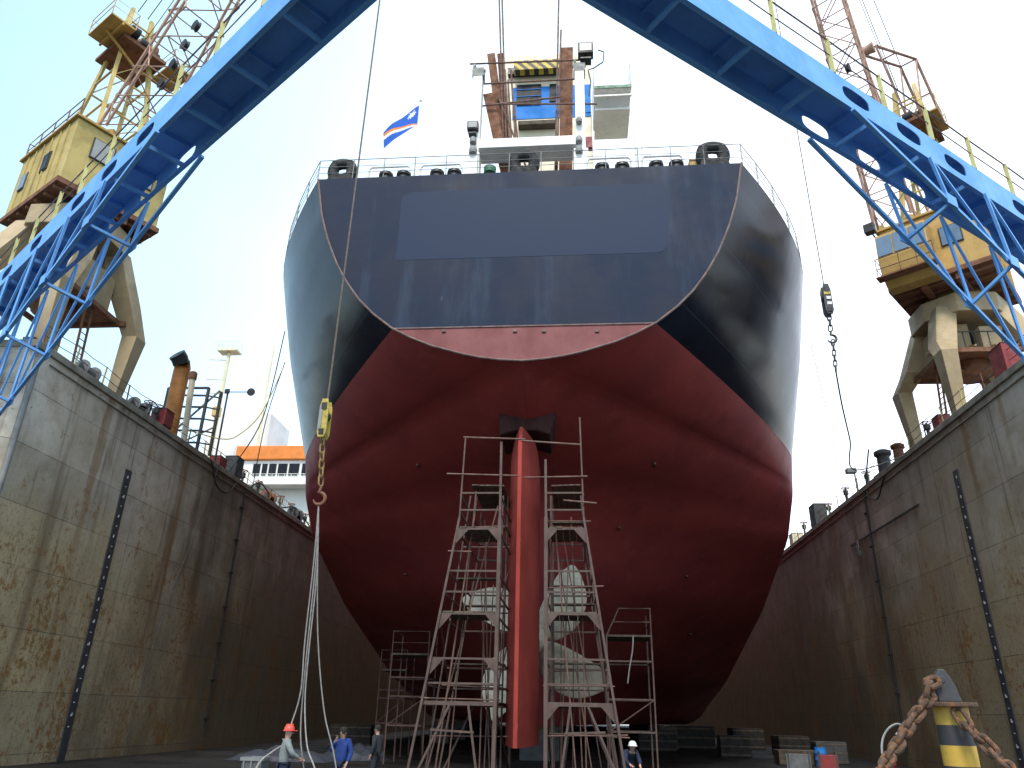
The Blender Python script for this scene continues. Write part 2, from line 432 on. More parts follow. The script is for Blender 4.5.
def dock_wall(side):
    X = WL if side < 0 else WR
    lab = ('rust-streaked grey dock wall left of the ship with a dark draft board' if side < 0 else
           'brownish dock wall right of the ship with a long thin pipe down its face')
    Y0, Y1 = 24.3, 225
    r = thing('dock_wall', (X, Y0, 0), lab, 'dock wall', 'side walls of the floating dock')
    m = MB(); xo = X + side * WTH
    m.add([], [])
    xs = sorted((X, xo))
    ch = .35
    poly = [(X, Y0 + ch, -1), (X, Y1, -1), (xo, Y1, -1), (xo, Y0, -1), (X + side * ch, Y0, -1)]
    m.prism(poly, (0, 0, WT - .3 + 1))
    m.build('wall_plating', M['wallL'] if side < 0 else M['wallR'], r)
    m = MB()
    m.frame_box((X + side * (WTH / 2 - .06), (Y0 + Y1) / 2, WT - .15), V((WTH / 2 + .06, 0, 0)), V((0, (Y1 - Y0) / 2 + .05, 0)), V((0, 0, .15)))
    m.build('coping', M['coping'], r, bevel=.02)
    m = MB()
    m.frame_box((X + side * .02 - side * .06, (Y0 + Y1) / 2 + .4, WT - .62), V((.03, 0, 0)), V((0, (Y1 - Y0) / 2 - .6, 0)), V((0, 0, .025)))
    m.build('rubbing_strip', M['coping'], r)
    # draft board with small marks
    yb, zt, w = (32.0, 11.85, .46) if side < 0 else (34.4, 12.4, .46)
    m = MB(); m.frame_box((X - side * .03, yb, (zt + FZ) / 2), V((.03, 0, 0)), V((0, w / 2, 0)), V((0, 0, (zt - FZ) / 2 - .02)))
    bd = m.build('draft_board', M['darkgrey'], r)
    m = MB(); z = zt - .35; k = 0
    while z > .5:
        ww, hh = (.10, .035) if k % 2 else (.06, .13)
        m.frame_box((X - side * .065, yb + random.uniform(-.04, .04), z), V((.004, 0, 0)), V((0, ww / 2, 0)), V((0, 0, hh / 2)))
        if k % 2 == 0: m.frame_box((X - side * .065, yb - .06, z - .03), V((.004, 0, 0)), V((0, .014, 0)), V((0, 0, .035)))
        z -= .46; k += 1
    mk = m.build('draft_marks', M['white'], bd)
    m = MB(); m.pipe((X - side * .02, Y0 + .35, FZ), (X - side * .02, Y0 + .35, WT - .4), .12, 10)
    m.build('corner_pipe', M['grey'], r, smooth=True)
    # vertical service pipe down the face
    yp = 44.2 if side < 0 else 45.6
    m = MB(); m.pipe((X - side * .09, yp, .3), (X - side * .09, yp + (-.3 if side > 0 else 0), WT - .3), .06 if side > 0 else .05, 8)
    for z in range(1, 15, 2): m.box((X - side * .06, yp, z + .2), (.16, .4, .06))
    m.build('service_pipe', M['rubber'], r, smooth=True)
    if side > 0:
        m = MB(); m.bar((X - .06, 38.6, 11.9), (X - .06, 49, 11.95), .07, .08)
        m.build('ledge_bar', M['darkgrey'], r)
    return r
wl = dock_wall(-1); wr = dock_wall(1)

def edge_rail(side, ya, yb, step, label):
    X = (WL if side < 0 else WR) + side * .25
    r = thing('edge_railing', (X, ya, WT), label, 'railing')
    n = int((yb - ya) / step); pts = []
    for i in range(n + 1):
        y = ya + i * step
        lean = random.uniform(-.05, .05)
        top = V((X + lean, y + random.uniform(-.05, .05), WT + 1.02))
        m = MB(); m.bar((X, y, WT), top, .05, .05); m.build('rail_post', M['railyel'] if (i * 7) % 3 else M['rust'], r)
        pts.append(top)
    for hgt in (1.0, .55):
        m = MB(); path = []
        for i, p in enumerate(pts):
            q = V((X, p.y, WT)).lerp(p, hgt / 1.02); path.append(q)
            if i < n:
                q2 = V((X, pts[i + 1].y, WT)).lerp(pts[i + 1], hgt / 1.02)
                mid = (q + q2) / 2; mid.z -= .06; path.append(mid)
        m.tube(path, .017, 5); m.build('rail_wire', M['wire'], r)
edge_rail(-1, 25.0, 92, 2.0, 'low post-and-wire railing along the top of the left dock wall')
edge_rail(1, 25.0, 92, 2.0, 'low post-and-wire railing along the top of the right dock wall')

# ------------------------------------------------------------------ ship
SX, SY, KEEL, DECK, ZW = -2.05, 26.0, 1.2, 23.45, 15.8
B = 14.65
def interp(tab, x):
    if x <= tab[0][0]: return tab[0][1]
    for (a, fa), (b, fb) in zip(tab, tab[1:]):
        if x <= b: return fa + (fb - fa) * (x - a) / (b - a)
    return tab[-1][1]
TB = [(14.27, 0), (14.34, .9), (14.45, 1.65), (14.6, 2.3), (15.0, 3.6), (15.4, 4.5), (15.8, 5.22), (16.5, 6.08), (17.2, 6.75), (18.05, 7.36), (19.0, 7.9), (20.2, 8.42), (21.5, 8.85), (23.45, 9.25)]
SF = [(1.2, 58), (2.9, 56), (4.6, 45), (8.6, 28.5), (11.7, 20), (13.8, 17.8), (15.8, 17.0), (18, 15), (20, 13.4), (23.45, 11.5)]
S0 = [(1.2, 11.8), (4, 11.5), (4.6, 11.1), (5.4, 11.1), (6, 11.4), (9, 11.2), (10.2, 11.0), (11, 10.6), (11.8, 9.6), (12.4, 8), (13.0, 4.6), (13.7, 1.9), (14.27, 0)]
PW = [(1.2, 1.25), (8, 1.2), (13, 1.1), (15.8, 1.15), (18, 1.25), (23.45, 1.6)]
QW = [(1.2, 2.1), (5, 1.9), (9, 1.35), (12, 1.02), (13, 1.0), (24, 1.0)]
BM = [(1.2, B - 1.9), (1.45, B - 1.2), (1.9, B - .6), (2.5, B - .2), (3.2, B), (24, B)]
def bhalf(z, s):
    s0 = interp(S0, z) if z < 14.27 else 0.0
    sf = interp(SF, z); Bm = interp(BM, z)
    t = min(max((s - s0) / (sf - s0), 0), 1)
    bt = interp(TB, z) if z > 14.27 else 0.06
    return bt + (Bm - bt) * (1 - (1 - t) ** interp(PW, z)) ** interp(QW, z)
zs = [1.2, 1.45, 1.9, 2.5, 3.2] + [3.2 + i * .5 for i in range(1, 17)] + [11.5, 11.8, 12.1, 12.4, 12.7, 13.0, 13.35, 13.7, 14.0, 14.27, 14.34, 14.45, 14.6, 14.8, 15.0, 15.2, 15.4, 15.6, 15.8]
zs += [15.8 + (DECK - 15.8) * i / 22 for i in range(1, 23)]
LEN = 190.0
def wl_pts(z):
    s0 = interp(S0, z) if z < 14.27 else 0.0; sf = interp(SF, z)
    pts = []
    for i in range(41):
        t = (i / 40) ** 1.25
        s = s0 + (sf - s0) * t; pts.append((s, bhalf(z, s)))
    Bm = pts[-1][1]
    for s in (62, 80, 110, 150): pts.append((s, Bm))
    for k in range(1, 9):
        u = k / 8; pts.append((150 + (LEN - 150 - (24 - z) * .25) * u, Bm * max(1 - u ** 2.2, 0) + .05))
    return pts
ship = thing('cargo_ship', (SX, SY, 0), 'big cargo ship in dry dock seen from astern, black topsides over red bottom', 'ship')
grid = [wl_pts(z) for z in zs]; nc = len(grid[0])
m = MB()
for sgn in (1, -1):
    base = len(m.v)
    for z, row in zip(zs, grid):
        for s, b in row: m.v.append(V((SX + sgn * b, SY + s, z)))
    for i in range(len(zs) - 1):
        for j in range(nc - 1):
            q = (base + i*nc + j, base + i*nc + j + 1, base + (i+1)*nc + j + 1, base + (i+1)*nc + j)
            m.f.append(q if sgn > 0 else q[::-1]); m.m.append(1 if zs[i] < ZW - .01 else 0)
# flat bottom and sternpost strips
row = grid[0]
for j in range(nc - 1):
    (s1, b1), (s2, b2) = row[j], row[j + 1]
    m.cur = 1; m.add([(SX - b1, SY + s1, KEEL), (SX - b2, SY + s2, KEEL), (SX + b2, SY + s2, KEEL), (SX + b1, SY + s1, KEEL)], [(0, 1, 2, 3)])
for i in range(len(zs) - 1):
    if zs[i + 1] > 14.28: break
    (s1, b1), (s2, b2) = grid[i][0], grid[i + 1][0]
    m.add([(SX - b1, SY + s1, zs[i]), (SX + b1, SY + s1, zs[i]), (SX + b2, SY + s2, zs[i + 1]), (SX - b2, SY + s2, zs[i + 1])], [(0, 1, 2, 3)])
m.build('hull', [M['hullblack'], M['hullred']], ship, smooth=True, fixn=False)
# transom
m = MB(); tz = [z for z in zs if z >= 14.27]
for z1, z2 in zip(tz, tz[1:]):
    b1, b2 = interp(TB, z1), interp(TB, z2); m.cur = 1 if z1 < ZW - .01 else 0
    m.add([(SX - b1, SY, z1), (SX + b1, SY, z1), (SX + b2, SY, z2), (SX - b2, SY, z2)], [(0, 1, 2, 3)])
tr = m.build('transom', [M['transom'], M['transomred']], ship, fixn=False)
bm_ = MB()
bm_.tube([V((SX + sg * interp(TB, z), SY - .02, z)) for sg, zz in ((-1, tz[::-1]), (1, tz[1:])) for z in zz], .045, 6)
bm_.build('edge_weld', M['bead'], tr, smooth=True)
m = MB(); m.bar((SX - 5.2, SY - .02, ZW), (SX + 5.2, SY - .02, ZW), .03, .05); m.build('waterline_weld', M['bead'], tr)
# flat navy panel added in place of the blurred-out ship's name
cor = [at(403, 186, Y=26), at(672, 180, Y=26), at(664, 252, Y=26), at(401, 258, Y=26)]
x0, x1 = cor[0].x, cor[1].x - .1; z1, z0 = 22.55, 19.05; rr = .75; poly = []
for cx, cz, a0 in ((x1 - rr, z1 - rr, 0), (x0 + .45, z1 - .45, 90), (x0 + .15, z0 + .15, 180), (x1 - .75, z0 + .45, 270)):
    r_ = rr if a0 == 0 else (.45 if a0 in (90, 270) else .15)
    for k in range(7):
        a = math.radians(a0 + 15 * k); poly.append((cx + r_ * math.cos(a), SY - .004, cz + r_ * math.sin(a)))
m = MB(); m.prism(poly, (0, -.003, 0)); m.build('name_blur_panel', M['patch'], tr)
# small pads on red strip
for px in (444, 515, 544, 597):
    p = at(px, 331, Y=26); m = MB(); m.box((p.x, SY - .03, p.z), (.16, .05, .12)); m.build('anode', M['bead'], tr, bevel=.01)
# deck
m = MB()
for j in range(nc - 1):
    (s1, b1), (s2, b2) = grid[-1][j], grid[-1][j + 1]
    m.add([(SX - b1, SY + s1, DECK - .02), (SX + b1, SY + s1, DECK - .02), (SX + b2, SY + s2, DECK - .02), (SX - b2, SY + s2, DECK - .02)], [(0, 1, 2, 3)])
m.build('deck', M['darkgrey'], ship)
# rudder (streamlined section, tapered), trunk, stern boss
def foil(z, y0, y1, th):
    pts = []
    pr = [(0, .12), (.18, .50), (.4, .92), (.65, 1), (.85, .72), (.96, .38), (1, 0)]
    L = [(y0 + (y1 - y0) * u, th / 2 * w) for u, w in pr]
    return [V((SX - .12 + w, y, z)) for y, w in L] + [V((SX - .12 - w, y, z)) for y, w in L[-2::-1]]
RZ0, RZ1 = .72, 12.1
m = MB(); m.loft([foil(RZ0 + (RZ1 - RZ0) * u, 27.5 + .0 * u, 33.6 - .3 * u, 1.2) for u in (0, .25, .5, .75, .94)] + [foil(12.3, 28.0, 33.0, 1.0)])
m.v = [v for v in m.v]
rud = m.build('rudder', M['rudder'], ship, smooth=True)
m = MB(); m.prism([(SX - 1.25, 29.6, 13.6), (SX + 1.25, 29.6, 13.6), (SX + .95, 29.6, 12.55), (SX + .45, 29.6, 12.75), (SX - .5, 29.6, 12.75), (SX - 1.15, 29.6, 12.55)], (0, 2.6, -.05))
m.build('rudder_trunk', M['trunk'], ship, bevel=.08)
PC = V((SX + .05, 35.6, 4.85))
m = MB(); m.lathe(PC + V((0, .2, 0)), (0, 1, 0), [(.55, 0), (.62, .2), (.85, 1.2), (1.0, 2.4), (1.0, 4)], 24)
m.build('stern_boss', M['hullred'], ship, smooth=True)
m = MB(); m.lathe(PC + V((0, -.75, 0)), (0, 1, 0), [(.02, -.35), (.3, -.25), (.48, .1), (.55, .5), (.55, 1.0)], 24)
prop = m.build('propeller', M['prop'], ship, smooth=True)
for k in range(4):
    a0 = math.radians(42 + 90 * k); m = MB(); secs = []
    for i in range(11):
        u = i / 10; r = .45 + 3.4 * u
        chord = 3.8 * math.sin(PI * min(.13 + .80 * u, 1)) ** .6 * (1 - .25 * u) * (1.0 if u < .9 else .72 if u < .99 else .3)
        pit = math.radians(62 - 38 * u); skew = .34 * u * u; sec = []
        for cc, tt in ((-.5, 0), (-.2, 1), (.2, 1), (.5, 0), (.2, -1), (-.2, -1)):
            th = .16 * (1 - .8 * u) * tt
            tang = cc * chord * math.cos(pit) - th * math.sin(pit); axial = cc * chord * math.sin(pit) + th * math.cos(pit)
            ang = a0 + skew + tang / r if r > .8 else a0 + tang / .8
            rad = r + .0
            sec.append(PC + V((rad * math.cos(ang), -axial * .8, rad * math.sin(ang))))
        secs.append(sec)
    m.loft(secs)
    o = m.build('propeller_blade', M['prop'], prop, smooth=True)
    md = o.modifiers.new('Sub', 'SUBSURF'); md.levels = 1; md.render_levels = 2
# anodes on bottom
for px, py, yy in ((477, 395, 33), (569, 392, 33), (612, 490, 36), (690, 560, 46)):
    pass
for s_, z_, sg in ((9.5, 13.1, -1), (9.5, 13.1, 1), (14, 11.0, 1), (14, 11.0, -1), (20, 9.5, 1), (20, 9.5, -1), (28, 7.0, 1)):
    b_ = bhalf(z_, s_); m = MB(); m.frame_box((SX + sg * b_, SY + s_ - .05, z_ - .05), V((.05, 0, 0)), V((0, .28, 0)), V((0, 0, .05))); m.build('anode', M['bead'], ship, bevel=.01)
# stern railing round transom and along both sides
rail = []
for sg in (-1,):
    pass
edge = [(SX - bhalf(DECK, s), SY + s) for s in (34, 28, 22, 17, 14, 11.5, 9, 7, 5, 3, 1.4, .1)]
edge += [(SX - 9.15 + 18.3 * i / 13, SY + .1) for i in range(1, 13)]
edge += [(2 * SX - x, y) for x, y in edge[:12]][::-1]
m = MB()
for x, y in edge: m.pipe((x, y, DECK), (x, y, DECK + 1.12), .022, 6)
for h in (1.12, .75, .4): m.tube([(x, y, DECK + h) for x, y in edge], .02 if h > 1 else .013, 6)
m.build('stern_railing', M['grey'], ship)
# fairleads
def fairlead(x, w, hgt, y=26.35):
    m = MB(); secs = []
    n = 24
    ring = []
    for k in range(n):
        a = 2 * PI * k / n
        sq = 1 / max(abs(math.cos(a)), abs(math.sin(a))) ** .35
        ring.append(V((x + w * .36 * math.cos(a) * sq, y, DECK + hgt * .52 + hgt * .33 * math.sin(a) * sq)))
    m.tube(ring, w * .21, 10, closed=True)
    m.prism([(x - w * .5, y - w * .2, DECK), (x + w * .5, y - w * .2, DECK), (x + w * .42, y - w * .2, DECK + hgt * .25), (x - w * .42, y - w * .2, DECK + hgt * .25)], (0, w * .4, 0))
    return m.build('fairlead', M['rubber'], ship, smooth=True)
for px, w, h in ((343, 1.2, 1.3), (524, 1.25, 1.35), (714, 1.3, 1.4)):
    fairlead(at(px, 168, Y=26.35).x, w, h)
for px0, px1, d in ((370, 411, (387.5, 405)), (421, 462, (438, 455)), (587, 631, (602, 622)), (642, 683, (656, 676))):
    xa, xb = at(px0, 165, Y=26.5).x, at(px1, 165, Y=26.5).x; m = MB()
    m.tube([(xa, 26.5, DECK), (xa, 26.5, DECK + .84), (xa + .12, 26.5, DECK + .97), (xb - .12, 26.5, DECK + .97), (xb, 26.5, DECK + .84), (xb, 26.5, DECK)], .055, 8)
    m.box(((xa + xb) / 2, 26.5, DECK + .08), (xb - xa, .5, .16))
    fr = m.build('roller_fairlead', M['white'], ship, smooth=True)
    for q in d:
        x = at(q, 167, Y=26.45).x; m = MB()
        m.lathe((x, 26.4, DECK + .1), (0, 0, 1), [(.26, 0), (.26, .16), (.33, .2), (.32, .34), (.2, .44), (.02, .47)], 18)
        m.build('roller', M['dark'], fr, smooth=True)
# flag and staff
ft, fb = at(417, 102, Y=26.9), at(415.5, 152, Y=26.9)
m = MB(); m.pipe((fb.x, 26.9, DECK), (fb.x + .02, 26.9, ft.z), .035, 8)
m.lathe((fb.x + .02, 26.9, ft.z), (0, 0, 1), [(.02, 0), (.07, .04), (.07, .1), (.02, .14)], 10)
staff = m.build('flagstaff', M['white'], ship, smooth=True)
def cloth(name, col):
    t = NT(name); t.bump(t.noise(6, 3), .2, .02); return t.done(col, .85, 0, .2)
MF = [cloth('flag_blue', (.035, .12, .50)), cloth('flag_orange', (.75, .25, .05)), cloth('flag_white', (.80, .80, .80))]
m = MB(); NU, NV = 40, 24
FH, FL = 1.25, 1.9
P0 = V((fb.x - .03, 26.9, ft.z - .22))
idx = {}
for i in range(NU + 1):
    for j in range(NV + 1):
        u, v = i / NU, j / NV
        wave = math.sin(u * 7 + v * 1.2) * .10 * u
        idx[i, j] = len(m.v)
        m.v.append(P0 + V((-FL * u * .80 + .10 * v * u, -.35 * u + wave, -FH * v * (1 - .28 * u) - 1.9 * u ** 1.05 + .04 * math.sin(u * 9))))
for i in range(NU):
    for j in range(NV):
        u, v = (i + .5) / NU, (j + .5) / NV
        k = 0
        lo = .90 - .75 * u; wd = .05 + .12 * u          # rays rising from the lower hoist
        lo = .97 - .72 * u
        if lo - wd < v < lo: k = 1
        elif lo < v < lo + wd * 1.1 + .01: k = 2
        du, dv = (u - .2) * FL, (v - .27) * FH; rr_ = math.hypot(du, dv); ang = math.atan2(dv, du)
        if rr_ < .13 + .11 * abs(math.cos(ang * 6)) ** 3: k = 2
        m.f.append((idx[i, j], idx[i + 1, j], idx[i + 1, j + 1], idx[i, j + 1])); m.m.append(k)
fl = m.build('flag', MF, staff, smooth=True, fixn=False)
# superstructure
SF_Y = 37.0
hx0, hx1 = at(503, 120, Y=SF_Y).x, at(592, 120, Y=SF_Y).x
zt = at(545, 54, Y=SF_Y).z
m = MB()
m.box(((hx0 + hx1) / 2, SF_Y + 6, (DECK + zt) / 2), (hx1 - hx0, 12, zt - DECK))
m.box(((hx0 + hx1) / 2, SF_Y + 9, (DECK + zt - 4) / 2), (24, 10, zt - 4 - DECK - 6))
sup = m.build('superstructure', M['cream'], ship, bevel=.05)
def sbox(name, mat, xa, ya, xb, yb, d0=.06, out=.0, parent=sup, Y=SF_Y):
    p, q = at(xa, ya, Y=Y - out - d0), at(xb, yb, Y=Y - out - d0); m = MB()
    m.frame_box(((p.x + q.x) / 2, Y - out - d0 / 2, (p.z + q.z) / 2), V((abs(q.x - p.x) / 2, 0, 0)), V((0, d0 / 2 + .004, 0)), V((0, 0, abs(p.z - q.z) / 2)))
    return m.build(name, mat, parent)
sbox('blue_band', M['bandblue'], 513, 88, 591, 116, .04)
sbox('window', M['glass'], 517, 85, 541, 104, .07, .045)
sbox('window', M['glass'], 549.5, 84, 557, 101, .07, .045)
m = MB(); p, q = at(517, 85, Y=SF_Y), at(541, 104, Y=SF_Y)
for k in range(1, 3):
    z = q.z + (p.z - q.z) * k / 3; m.box(((p.x + q.x) / 2, SF_Y - .14, z), (q.x - p.x, .04, .04))
build_each(m, 'louvre', M['bandblue'], sup)
sbox('hazard_beam', M['hazard'], 514, 61, 561, 67.5, .5, .3)
sbox('dark_lintel', M['dark'], 508, 68, 558, 71.5, .3, .05)
sbox('ledge', M['plank'], 518, 121, 556, 123, .5, .05)
sbox('side_panel', M['bandblue'], 585, 90, 591, 112, .03, .05)
# bridge-side platform
pa, pb = at(594, 90, Y=35), at(631, 90, Y=35); zf = pa.z
m = MB()
m.box(((pa.x + pb.x) / 2, 36.6, zf - .05), (pb.x - pa.x, 3.6, .16))
m.cur = 1; m.box(((pa.x + pb.x) / 2, 34.78, zf - .02), (pb.x - pa.x, .05, .22)); m.cur = 0
m.box(((pa.x + pb.x) / 2, 37.0, zf - .9), (pb.x - pa.x - .1, 2.6, .15))
m.box(((pa.x + pb.x) / 2, 35.0, zf - .55), (pb.x - pa.x, .15, .1))
pl = m.build('side_platform', [M['white'], M['green']], ship)
m = MB()
for x in (pa.x, (pa.x + pb.x) / 2, pb.x):
    for y in (34.85, 38.3): m.pipe((x, y, zf), (x, y, zf + 2.0), .025, 6)
for h in (.7, 1.3, 2.0): m.tube([(pa.x, 38.3, zf + h), (pa.x, 34.85, zf + h), (pb.x, 34.85, zf + h), (pb.x, 38.3, zf + h)], .022, 6)
m.build('platform_rail', M['white'], pl)
m = MB(); m.pipe((pb.x + .06, 34.8, DECK), (pb.x + .06, 34.8, zf + 2.1), .07, 8)
m.build('support_pole', M['white'], pl, smooth=True)
m = MB(); lx = at(643, 110, Y=35.2).x
for dx in (-.22, .22): m.pipe((lx + dx, 35.2, DECK), (lx + dx, 35.2, zf + .6), .025, 6)
for k in range(44): m.pipe((lx - .22, 35.2, DECK + .28 * k), (lx + .22, 35.2, DECK + .28 * k), .014, 5)
m.build('ladder', M['white'], ship)
# white gantry on aft deck
GY = 29.0
def gx(px, py): return at(px, py, Y=GY).x
zt = at(480, 80, Y=GY).z
gl, gr = gx(477, 110), gx(580, 110)
m = MB()
for x in (gl, gr): m.box((x, GY, (DECK + zt) / 2), (.48, .6, zt - DECK))
for x in (gl - .05, gr): m.box((x, GY - .05, (DECK + 26.9) / 2), (.7, .75, 26.9 - DECK))
zb = at(530, 137, Y=GY - .5).z; zb0 = at(530, 149, Y=GY - .5).z
m.box(((gl + gr) / 2, GY + .1, (zb + zb0) / 2 + .1), (gr - gl - .49, 1.2, .55))
gan = m.build('stern_gantry', M['white'], ship, bevel=.02)
m = MB()
for x in (gl, gr):
    m.box((x, GY, zt + .3), (.6, .6, .55)); m.pipe((x - .35, GY, zt + .62), (x + .35, GY, zt + .62), .09, 8); m.lathe((x - .3, GY, zt + .8), (1, 0, 0), [(.02, 0), (.25, .02), (.25, .14), (.02, .16)], 14)
build_each(m, 'sheave_head', M['grey'], gan, smooth=True)
def lamp(px, py, Y, parent, sz=.42, mat=None):
    p = at(px, py, Y=Y); m = MB()
    m.box(p, (sz * 1.1, sz * .7, sz)); m.pipe(p - V((0, 0, sz * .9)), p, .05, 8); m.box(p - V((0, 0, sz * 1.0)), (sz * .8, sz * .7, .1))
    o = m.build('floodlight', mat or M['darkgrey'], parent, bevel=.03)
    m = MB(); m.box(p - V((0, sz * .36, 0)), (sz * .85, .04, sz * .7)); m.build('lens', M['glasspale'], o)
lamp(473, 127, 28.6, gan, .5)
lamp(585.5, 51, 28.8, gan, .72, M['dark'])
m = MB()
for px, py, s_ in ((473, 140, .42), (473, 150, .5), (579, 120, .4), (579, 139, .42), (579, 150, .45)):
    p = at(px, py, Y=28.55); m.lathe(p - V((0, 0, s_ / 2)), (0, 0, 1), [(.05, 0), (s_ * .38, .03), (s_ * .42, s_ * .5), (s_ * .3, s_ * .8), (.05, s_)], 12)
build_each(m, 'winch_fitting', M['grey'], gan, smooth=True)
m = MB(); m.tube([at(598, 50, Y=28.8), at(604, 52, Y=28.8), at(603, 62, Y=28.8), at(594, 68, Y=28.8), at(588, 70, Y=28.8), at(591, 82, Y=28.9), at(589, 96, Y=28.9)], .035, 6)
m.build('cable_loop', M['wire'], gan)
m = MB(); p = at(588, 144, Y=30); m.box(p, (.45, .3, .7)); m.build('junction_box', M['red'], ship, bevel=.02)
m = MB(); p = at(490, 166, Y=27.2); m.lathe((p.x, 27.2, DECK), (0, 0, 1), [(.25, 0), (.3, .3), (.12, .5), (.12, .9), (.28, .95), (.3, 1.25), (.1, 1.35)], 14); m.build('capstan', M['green'], ship, smooth=True)
# small fittings either side of hull
for pxy, X in (((775, 200), None),):
    pass

# ------------------------------------------------------------------ loose gear on the stern: plates, poles, boxes
def plate(px0, py0, px1, py1, w0, Y, label, zlow=DECK):
    p, q = at(px0, py0, Y=Y), at(px1, py1, Y=Y)
    d = (p - q).normalized(); base = q + d * ((zlow - q.z) / d.z)
    r = MB(); r.bar(base, p, w0, .12, up=V((0, 1, 0))); o = r.build('rusty_plate', M['rust'], bevel=.015)
    return tag(o, label, 'steel plate', 'rusty plates stood on the stern')
plate(491, 54, 502, 134, .44, 30.2, 'tallest rusty plate leaning beside the left post of the white stern gantry')
plate(500, 54, 506, 134, .32, 30.5, 'narrow rusty plate just right of the tallest leaning one on the stern')
plate(488, 94, 497, 134, .52, 29.8, 'short rusty plate with its top at half height beside the left gantry post')
plate(567, 48, 566, 134, .66, 30.2, 'wide rusty plate standing upright beside the right post of the white stern gantry')
poles = [(499, -10, 503, 134), (502, -6, 506, 134), (505, 70, 509, 134), (508, 80, 511, 134), (498, 96, 513, 134), (511, 70, 515, 134), (514, 104, 517, 134), (559, -12, 556, 134), (561, 30, 558, 134)]
pl_lab = ['very tall thin pole rising out of the left bundle on the stern, the leftmost', 'very tall thin pole in the left bundle on the stern, second from left',
          'rusty pole of middling height right of the narrow plate on the stern', 'rusty pole fourth from left in the bundle on the stern',
          'slanting pole crossing the bundle behind the gantry crossbeam', 'rusty pole near the right edge of the left bundle', 'short rusty pole at the right end of the left bundle',
          'very tall thin pole beside the wide right-hand plate on the stern', 'shorter pole right against the wide right-hand plate on the stern']
for (a, b_, c_, d_), lb in zip(poles, pl_lab):
    p, q = at(a, b_, Y=30.0), at(c_, d_, Y=30.0); d = (p - q).normalized(); base = q + d * ((DECK - q.z) / d.z)
    m = MB(); m.pipe(base, p, .05, 7); tag(m.build('scaffold_pole', M['rustpole']), lb, 'pole', 'scaffold poles on the stern')
for (a, b_, c_, d_), lb in (((470, 64, 582, 60), 'long level scaffold pole across the top of the gantry posts'), ((482, 84, 578, 79), 'level scaffold pole across the gantry just above the window'),
                            ((482, 106, 560, 97), 'sloping scaffold pole crossing in front of the dark window'), ((487, 104, 597, 104), 'level scaffold pole across the gantry below the window')):
    m = MB(); m.pipe(at(a, b_, Y=29.55), at(c_, d_, Y=29.55), .05, 7); tag(m.build('scaffold_pole', M['rustpole']), lb, 'pole', 'scaffold poles on the stern')
def crate(p, size, mat, label, rz=0, name='crate', cat='crate', lid=True):
    r = thing(name, (p[0], p[1], p[2]), label, cat); x, y, z = p; w, d, h = size
    m = MB(); m.box((x, y, z + h / 2), (w, d, h * .98), rz); m.build('body', mat, r, bevel=.015)
    m = MB()
    a = V((math.cos(rz), math.sin(rz), 0)); b = V((-math.sin(rz), math.cos(rz), 0))
    for k in (.12, .5, .88):
        c = V((x, y, z + h * k)); m.frame_box(c, a * (w / 2 + .012), b * (d / 2 + .012), V((0, 0, h * .035)))
    build_each(m, 'batten', M['plank'], r)
    return r
p = at(547, 137, Y=31.5); crate((p.x, 31.5, DECK), (1.3, .9, 4.1), M['cream'], 'pale wooden crate stack behind the white gantry crossbeam')
p = at(695, 163, Y=26.7); crate((p.x, 26.75, DECK), (.55, .5, .75), M['yellow2'], 'small ochre box on the stern rail beside the right black fairlead')

# ------------------------------------------------------------------ swing gangway arms
APEX = V((-1.9, 7.65, 0))
ZB, GH, GW = 15.15, .87, 1.14
def holed_plate(mb, P, t0, t1, holes, hl, hh):
    """vertical plate in (t,h) coordinates, with rounded openings"""
    cuts = [t0]
    for h in holes: cuts += [h - hl / 2 - .25, h + hl / 2 + .25]
    cuts.append(t1)
    for a, b, isH in [(cuts[i], cuts[i + 1], i % 2 == 1) for i in range(len(cuts) - 1)]:
        if not isH:
            k = max(1, int((b - a) / 3))
            for i in range(k):
                aa, bb = a + (b - a) * i / k, a + (b - a) * (i + 1) / k
                mb.add([P(aa, 0), P(bb, 0), P(bb, GH), P(aa, GH)], [(0, 1, 2, 3)])
        else:
            c = (a + b) / 2; n = 32; inn = []; out = []
            for i in range(n):
                an = 2 * PI * (i + .5) / n; ca, sa = math.cos(an), math.sin(an)
                f = (abs(ca) ** 3.2 + abs(sa) ** 3.2) ** (-1 / 3.2)
                inn.append(P(c + hl / 2 * ca * f, GH * .5 + hh / 2 * sa * f))
                W, H = (b - a) / 2, GH / 2
                g = min(W / abs(ca), H / abs(sa)); out.append(P(c + ca * g, H + sa * g))
            # corner fix: snap nearest out points to the rectangle corners
            for cx, cz in ((a, 0), (b, 0), (b, GH), (a, GH)):
                cp = P(cx, cz); j = min(range(n), key=lambda q: (out[q] - cp).length); out[j] = cp
            mb.add(inn + out, [(i, (i + 1) % n, n + (i + 1) % n, n + i) for i in range(n)])
